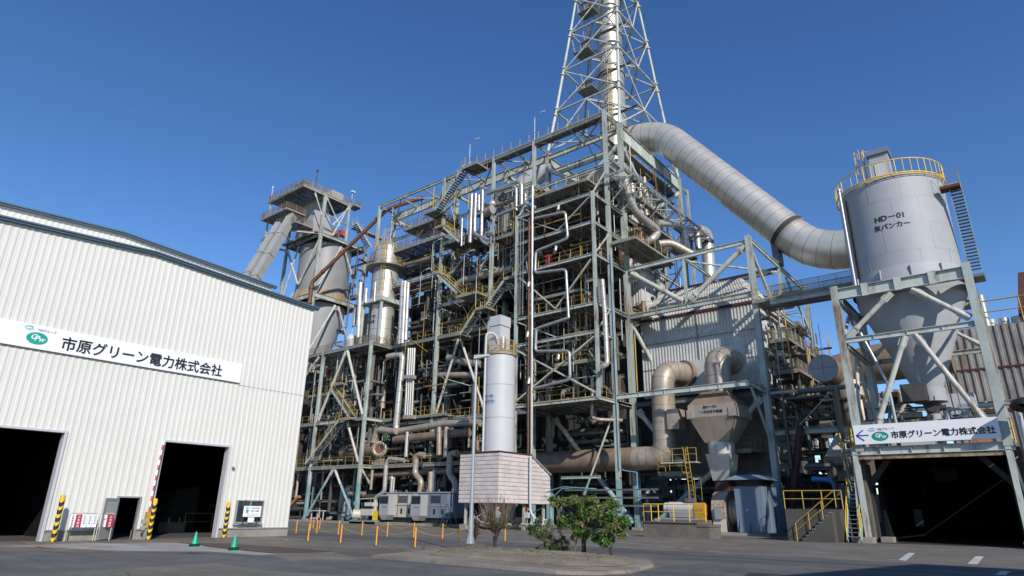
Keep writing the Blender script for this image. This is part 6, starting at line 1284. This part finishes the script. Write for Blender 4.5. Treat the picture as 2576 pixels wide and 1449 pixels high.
tangle('tower_pipework', 'pipes, valves and small equipment crowded on the decks of the platform tower', (54.6,62,33,42,12.6,36), 210, mx, (.05,.22), (1,4), seed=7)
tangle('left_pipework', 'pipes and ledges under the upper left decks of the boiler frame', (60,66,59,72,22,36), 90, ['pipe_dk','casing','steel_dk','alu_dull'], seed=8)
tangle('right_pipework', 'pipes and brackets behind the main right face of the boiler frame', (61,76,32.3,34,21,43), 60, mx, seed=9)
tangle('filter_side_pipework', 'pipes and braces clustered on the right side of the filter house', (63,80,16.2,19,6.5,20), 90, ['pipe_dk','alu_brown','steel_dk','casing','pipe_dk'], seed=10)
tangle('filter_ground_pipework', 'dark pipes and frames under the filter house', (60.5,66,19,33,.4,5.3), 70, ['pipe_dk','steel_dk','casing','bluegrey'], seed=11)
tangle('fan_yard_pipework', 'dark pipes and steelwork behind the concrete stair block', (59,68,8,17,1,12), 80, ['pipe_dk','steel_dk','casing','alu_brown'], seed=12)
tangle('silo_pipework', 'small pipes and braces on the silo tower between the legs', (60,64,80,92,20,43), 50, ['pipe_dk','steel_dk','sheet_dk'], seed=13)
tangle('valve_yard_pipework', 'pipes and valve groups on the first annex deck', (55.2,58.5,45,66,7.2,12), 90, mx, (.05,.2), (1,4), seed=14)
tangle('deck_pipework', 'thin pipes and valves below the ash silo cone', (49.5,55,2,8.6,6,9), 40, ['galv','pipe_dk','steel_dk','alu_dull'], (.03,.09), (1,3), seed=15)
tangle('lower_tower_pipework', 'shaded pipes under the platform tower around the big brown duct', (60.6,63,32.5,42,1,11.5), 60, ['pipe_dk','steel_dk','casing'], seed=16)
def fine(name, lab, box, n, seed, mats=('galv','steel','alu_dull','rustpipe','pipe_dk','yellow')):
    rnd = random.Random(seed); x0,x1,y0,y1,z0,z1 = box; root = thing(name, lab, 'conduits', (x0,y0,z0)); mbs = {m_: MB() for m_ in mats}
    for i in range(n):
        p = V((rnd.uniform(x0,x1),rnd.uniform(y0,y1),rnd.uniform(z0,z1))); k = rnd.random(); r = rnd.uniform(.03,.08); m_ = rnd.choice(mats)
        if k < .45: q = V((p.x,p.y,min(z1,p.z+rnd.uniform(2,9))))
        elif k < .8: q = V((p.x,min(y1,p.y+rnd.uniform(1.5,7)),p.z))
        else: q = V((p.x,min(y1,p.y+rnd.uniform(1,4)),min(z1,p.z+rnd.uniform(1,4))))
        if (q-p).length > .5: mbs[m_].cyl(p, q, r, n=5)
    for m_, mb in mbs.items(): mb.build('conduit', M[m_], root, kind='stuff')
fine('deck_conduits', 'thin conduits, trays and hangers along the front decks of the boiler frame', (55.6,59.8,42.5,72,7,45), 260, 21)
fine('tower_conduits', 'thin conduits and hangers between the decks of the platform tower', (53.8,59.5,32.3,42,12.5,38), 130, 22)
fine('face_conduits', 'thin conduits and hangers on the main right face of the boiler frame', (60,77,31.4,33,13,44), 90, 23)
fine('yard_conduits', 'thin conduits and hangers around the filter house side decks', (60.5,80,15.5,18.4,5,22), 80, 24)
fine('annex_conduits', 'thin conduits and hangers inside the steel annex', (53.6,58.8,67.5,84,.5,22.5), 110, 25)
# small red boxes etc.
for c, x, y, X_, lab in (('c5',1352,975,53.6,'small red extinguisher box on the platform tower deck'),('c4',300,240,56,'orange life jacket shaped sack hanging inside the annex')):
    q = at(c,x,y,X=X_); t = thing('red_box', lab, 'box', tuple(q)); MB().box(q.x,q.x+.5,q.y-.3,q.y+.3,q.z-.5,q.z+.5).build('box', M['red'], t)
# ================================================================== FAR RIGHT BUILDINGS
t = thing('corrugated_building', 'tall rust-streaked grey corrugated building behind the ash silo at the right edge', 'building', (66,0,0))
mb = MB(); mb.corr((66,-14),(66,5.2),0,17.0,.55,.1,(-1,0)).corr((66,5.2),(80,5.2),0,17,.55,.1,(0,1)); mb.build('wall', mat('old_corrugated', (.33,.315,.30), .5, .1, rust=.75, rustc=(.17,.11,.08), var=.35), t); MB().box(66.2,80,-14,5.1,16.5,17.1).build('roof', M['concrete_dk'], t)
MB().rail([(66.2,5,17.1),(66.2,-14,17.1)],2.2,.06,3.0,False).build('roof_railing', M['yellow'], t)
for k in range(4): MB().cyl((68,.9-k*.9,17),(68,.9-k*.9,18.0),.38,n=14).build('vent', M['alu'], t)
MB().cyl((67.5,1.2,17),(67.5,1.2,20.2),.28,n=12).build('flue_pipe', M['alu'], t); MB().box(65.85,65.95,-14,5.2,9.9,10.1).box(65.85,65.95,-14,5.2,13.4,13.55).build('joint_strips', M['rustred'], t)
t = thing('rust_red_roof_house', 'rust-red metal roofed building corner at the far right edge', 'building', (70,-3,0)); MB().hexa([(67,-12,18),(74,-12,18),(74,-1.1,18),(67,-1.1,18)],[(68.5,-12,22),(74,-12,22),(74,-1.8,22),(68.5,-1.8,22)]).build('roof', M['rustred'], t)
t = thing('office_building', 'plain building right of the photographer whose shadow falls on the road', 'building', (14,-18,0)); MB().hexa([(2,-40,0),(18.2,-40,0),(18.2,-12.9,0),(4,-9.4,0)],[(2,-40,12),(18.2,-40,12),(18.2,-12.9,12),(4,-9.4,12)]).build('wall', M['concrete'], t)
# distant trees behind fan yard
# ================================================================== VEGETATION
def leafy(mb, c, rx, ry, rz, n, s, rnd, hollow=.35):
    for i in range(n):
        u = V((rnd.gauss(0,1),rnd.gauss(0,1),rnd.gauss(0,1))).normalized()*(rnd.uniform(hollow,1)**.6)
        p = c+V((u.x*rx,u.y*ry,u.z*rz)); d = V((rnd.uniform(-1,1),rnd.uniform(-1,1),rnd.uniform(-.7,.6))).normalized(); e = d.orthogonal().normalized(); e = Matrix.Rotation(rnd.uniform(0,6.28),3,d)@e; L = s*rnd.uniform(.6,1.3); w_ = L*.34
        mb.add([p, p+d*L*.5+e*w_*.5-V((0,0,L*.05)), p+d*L-V((0,0,L*.25)), p+d*L*.5-e*w_*.5-V((0,0,L*.05))], [(0,1,2,3)])
def tree(x, y, h_trunk, clumps, mats, leaf, per, lab, cat='tree', name='small_tree', seed=1, tr=.06, stems=1, grp=None):
    rnd = random.Random(seed); t = thing(name, lab, cat, (x,y,.15), grp); mb = MB(); base = V((x,y,.1))
    top = base+V((0,0,h_trunk)); mb.tube([base, base+V((rnd.uniform(-.03,.03),rnd.uniform(-.03,.03),h_trunk*.5)), top], tr, 7, bend=.1)
    for c in clumps:
        c0 = V((x+c[0],y+c[1],c[2])); mb.tube([top-V((0,0,h_trunk*.25)), (top+c0)/2+V((rnd.uniform(-.08,.08),rnd.uniform(-.08,.08),0)), c0], tr*.38, 5, bend=.1)
    mb.build('trunk', M['bark'], t); cr = {m_: MB() for m_ in mats}
    for c in clumps:
        for k in range(7):
            o = V((rnd.gauss(0,.5)*c[3],rnd.gauss(0,.5)*c[3],rnd.gauss(0,.5)*c[4])); m_ = rnd.choice(mats); leafy(cr[m_], V((x+c[0],y+c[1],c[2]))+o, c[3]*.55, c[3]*.55, c[4]*.55, per//5, leaf*.95, rnd, .1)
    for m_, q in cr.items(): q.build('crown', M[m_], t)
def C(c, x, y, X): return at(c, x, y, X=X)
def clump(x0, y0, px, py, r, rz, dx=0):
    p = at('z2', px, py, X=x0+dx); return (p.x-x0, p.y-y0, p.z, r, rz)
T4 = (21.3,13.65); T5 = (20.85,12.25)
tree(*T4, 1.2, [clump(*T4,1260,300,.22,.18),clump(*T4,1420,300,.36,.26),clump(*T4,1330,500,.36,.28,.2),clump(*T4,1560,330,.42,.28),clump(*T4,1450,560,.34,.25,-.1),clump(*T4,1680,450,.42,.34),clump(*T4,1560,640,.32,.22),clump(*T4,1780,300,.34,.28,.2),clump(*T4,1800,560,.38,.3),clump(*T4,1500,760,.2,.15),clump(*T4,1650,730,.22,.15),clump(*T4,1200,250,.10,.08),clump(*T4,1690,260,.25,.15)], ['leaf1','leaf2','leaf3','leaf2'], .12, 330, 'broad olive-green tree with three support stakes in the middle of the island', seed=11, tr=.085)
tree(*T5, 1.0, [clump(*T5,1960,370,.30,.22),clump(*T5,2080,480,.30,.25),clump(*T5,1900,500,.32,.28),clump(*T5,2030,640,.36,.28,-.1),clump(*T5,2110,720,.2,.18),clump(*T5,1900,740,.28,.22,-.15),clump(*T5,1900,870,.18,.10,-.2),clump(*T5,1780,790,.12,.12),clump(*T5,2140,570,.16,.14),clump(*T5,1980,850,.14,.08)], ['leaf1','leaf1','leaf3','leaf2'], .13, 380, 'bright green rounded tree at the right end of the island', seed=12, tr=.055)
t = thing('tree_stakes', 'three wooden stakes propping the broad olive-green tree', 'stakes', (*T4,.1))
for px, qx, m_ in ((1500,1512,0),(1640,1590,1),(1650,1605,2)): a = at('z2',px,1075,X=21.35+m_*.1); b = at('z2',qx,790,X=21.3); MB().cyl((a.x,a.y,.1),b,.035,n=7).build('stake', M['wood'], t)
a = at('z2',1480,800,X=21.2); b = at('z2',1640,800,X=21.2); MB().cyl(a,b,.03,n=6).build('crossbar', M['wood'], t)
S2 = (21.7,15.7)
tree(*S2, .45, [clump(*S2,900,640,.18,.16),clump(*S2,930,720,.2,.16),clump(*S2,990,580,.2,.2),clump(*S2,1010,700,.26,.22),clump(*S2,1100,640,.28,.28),clump(*S2,1060,820,.3,.24),clump(*S2,960,960,.15,.1),clump(*S2,1160,760,.26,.28),clump(*S2,1130,940,.26,.2),clump(*S2,1190,900,.2,.2)], ['leaf3','leaf1','leaf3','leaf2'], .075, 420, 'dark leafy shrub left of the olive-green tree', 'shrub', 'shrub', 13, .04)
S3 = (21.75,14.95)
tree(*S3, .4, [clump(*S3,1310,780,.14,.16),clump(*S3,1330,880,.22,.18),clump(*S3,1290,950,.2,.16),clump(*S3,1370,960,.2,.14),clump(*S3,1250,880,.14,.2)], ['leaf3','leaf3','twig','leaf3'], .06, 420, 'smaller dark shrub squeezed between the leafy shrub and the staked tree', 'shrub', 'shrub', 14, .03)
# broom-like shrub
rnd = random.Random(5); t = thing('broom_shrub', 'fan-shaped shrub of bare reddish twigs just right of the lamp pole', 'shrub', (21.9,18.4,.1)); base = V((21.9,18.4,.1)); mb = MB(); tw = MB(); lf = MB()
mb.tube([base, base+V((0,.05,.5))], .07, 7)
for k in range(5): a = rnd.uniform(0,6.28); mb.tube([base+V((0,.03,.1)), base+V((.1*math.cos(a),.1*math.sin(a),.5)), base+V((.3*math.cos(a),.3*math.sin(a),.95))], .03, 5, bend=.1)
for k in range(150):
    a = rnd.uniform(0,6.28); r = rnd.uniform(.1,1.0)**.55; R0 = .28*r; tip = base+V((.9*r*math.cos(a),1.0*r*math.sin(a),rnd.uniform(1.2,2.3)-.4*r)); b0 = base+V((R0*math.cos(a),R0*math.sin(a),.45+.4*r)); m2 = (b0+tip)/2+V((.06*math.cos(a),.06*math.sin(a),-.06)); tw.tube([b0,m2,tip], .008, 3, bend=.05, cap=False, seg=2)
    for j in range(12):
        u = rnd.uniform(.0,.75); p = b0+(tip-b0)*u; d = V((rnd.uniform(-1,1),rnd.uniform(-1,1),rnd.uniform(0,1))).normalized()*.07; e = V((-d.y,d.x,0))*.3; lf.add([p,p+d*.5+e,p+d,p+d*.5-e], [(0,1,2,3)])
mb.build('trunk', M['bark'], t); tw.build('twigs', M['twig'], t); lf.build('leaves', M['leaf1'], t)
rnd = random.Random(8); t = thing('dry_shrub', 'withered grey twig bush at the foot of the lamp pole', 'shrub', (21.2,19.0,.1)); tw = MB()
for k in range(40): a = rnd.uniform(0,6.28); tw.tube([V((21.2,19.0,.1)), V((21.2,19.0,.1))+V((.12*math.cos(a),.12*math.sin(a),.5)), V((21.2,19.0,.1))+V((rnd.uniform(.1,.4)*math.cos(a),rnd.uniform(.1,.4)*math.sin(a),rnd.uniform(.6,1.5)))], .012, 4, bend=.1, seg=2)
tw.build('twigs', M['bark'], t)
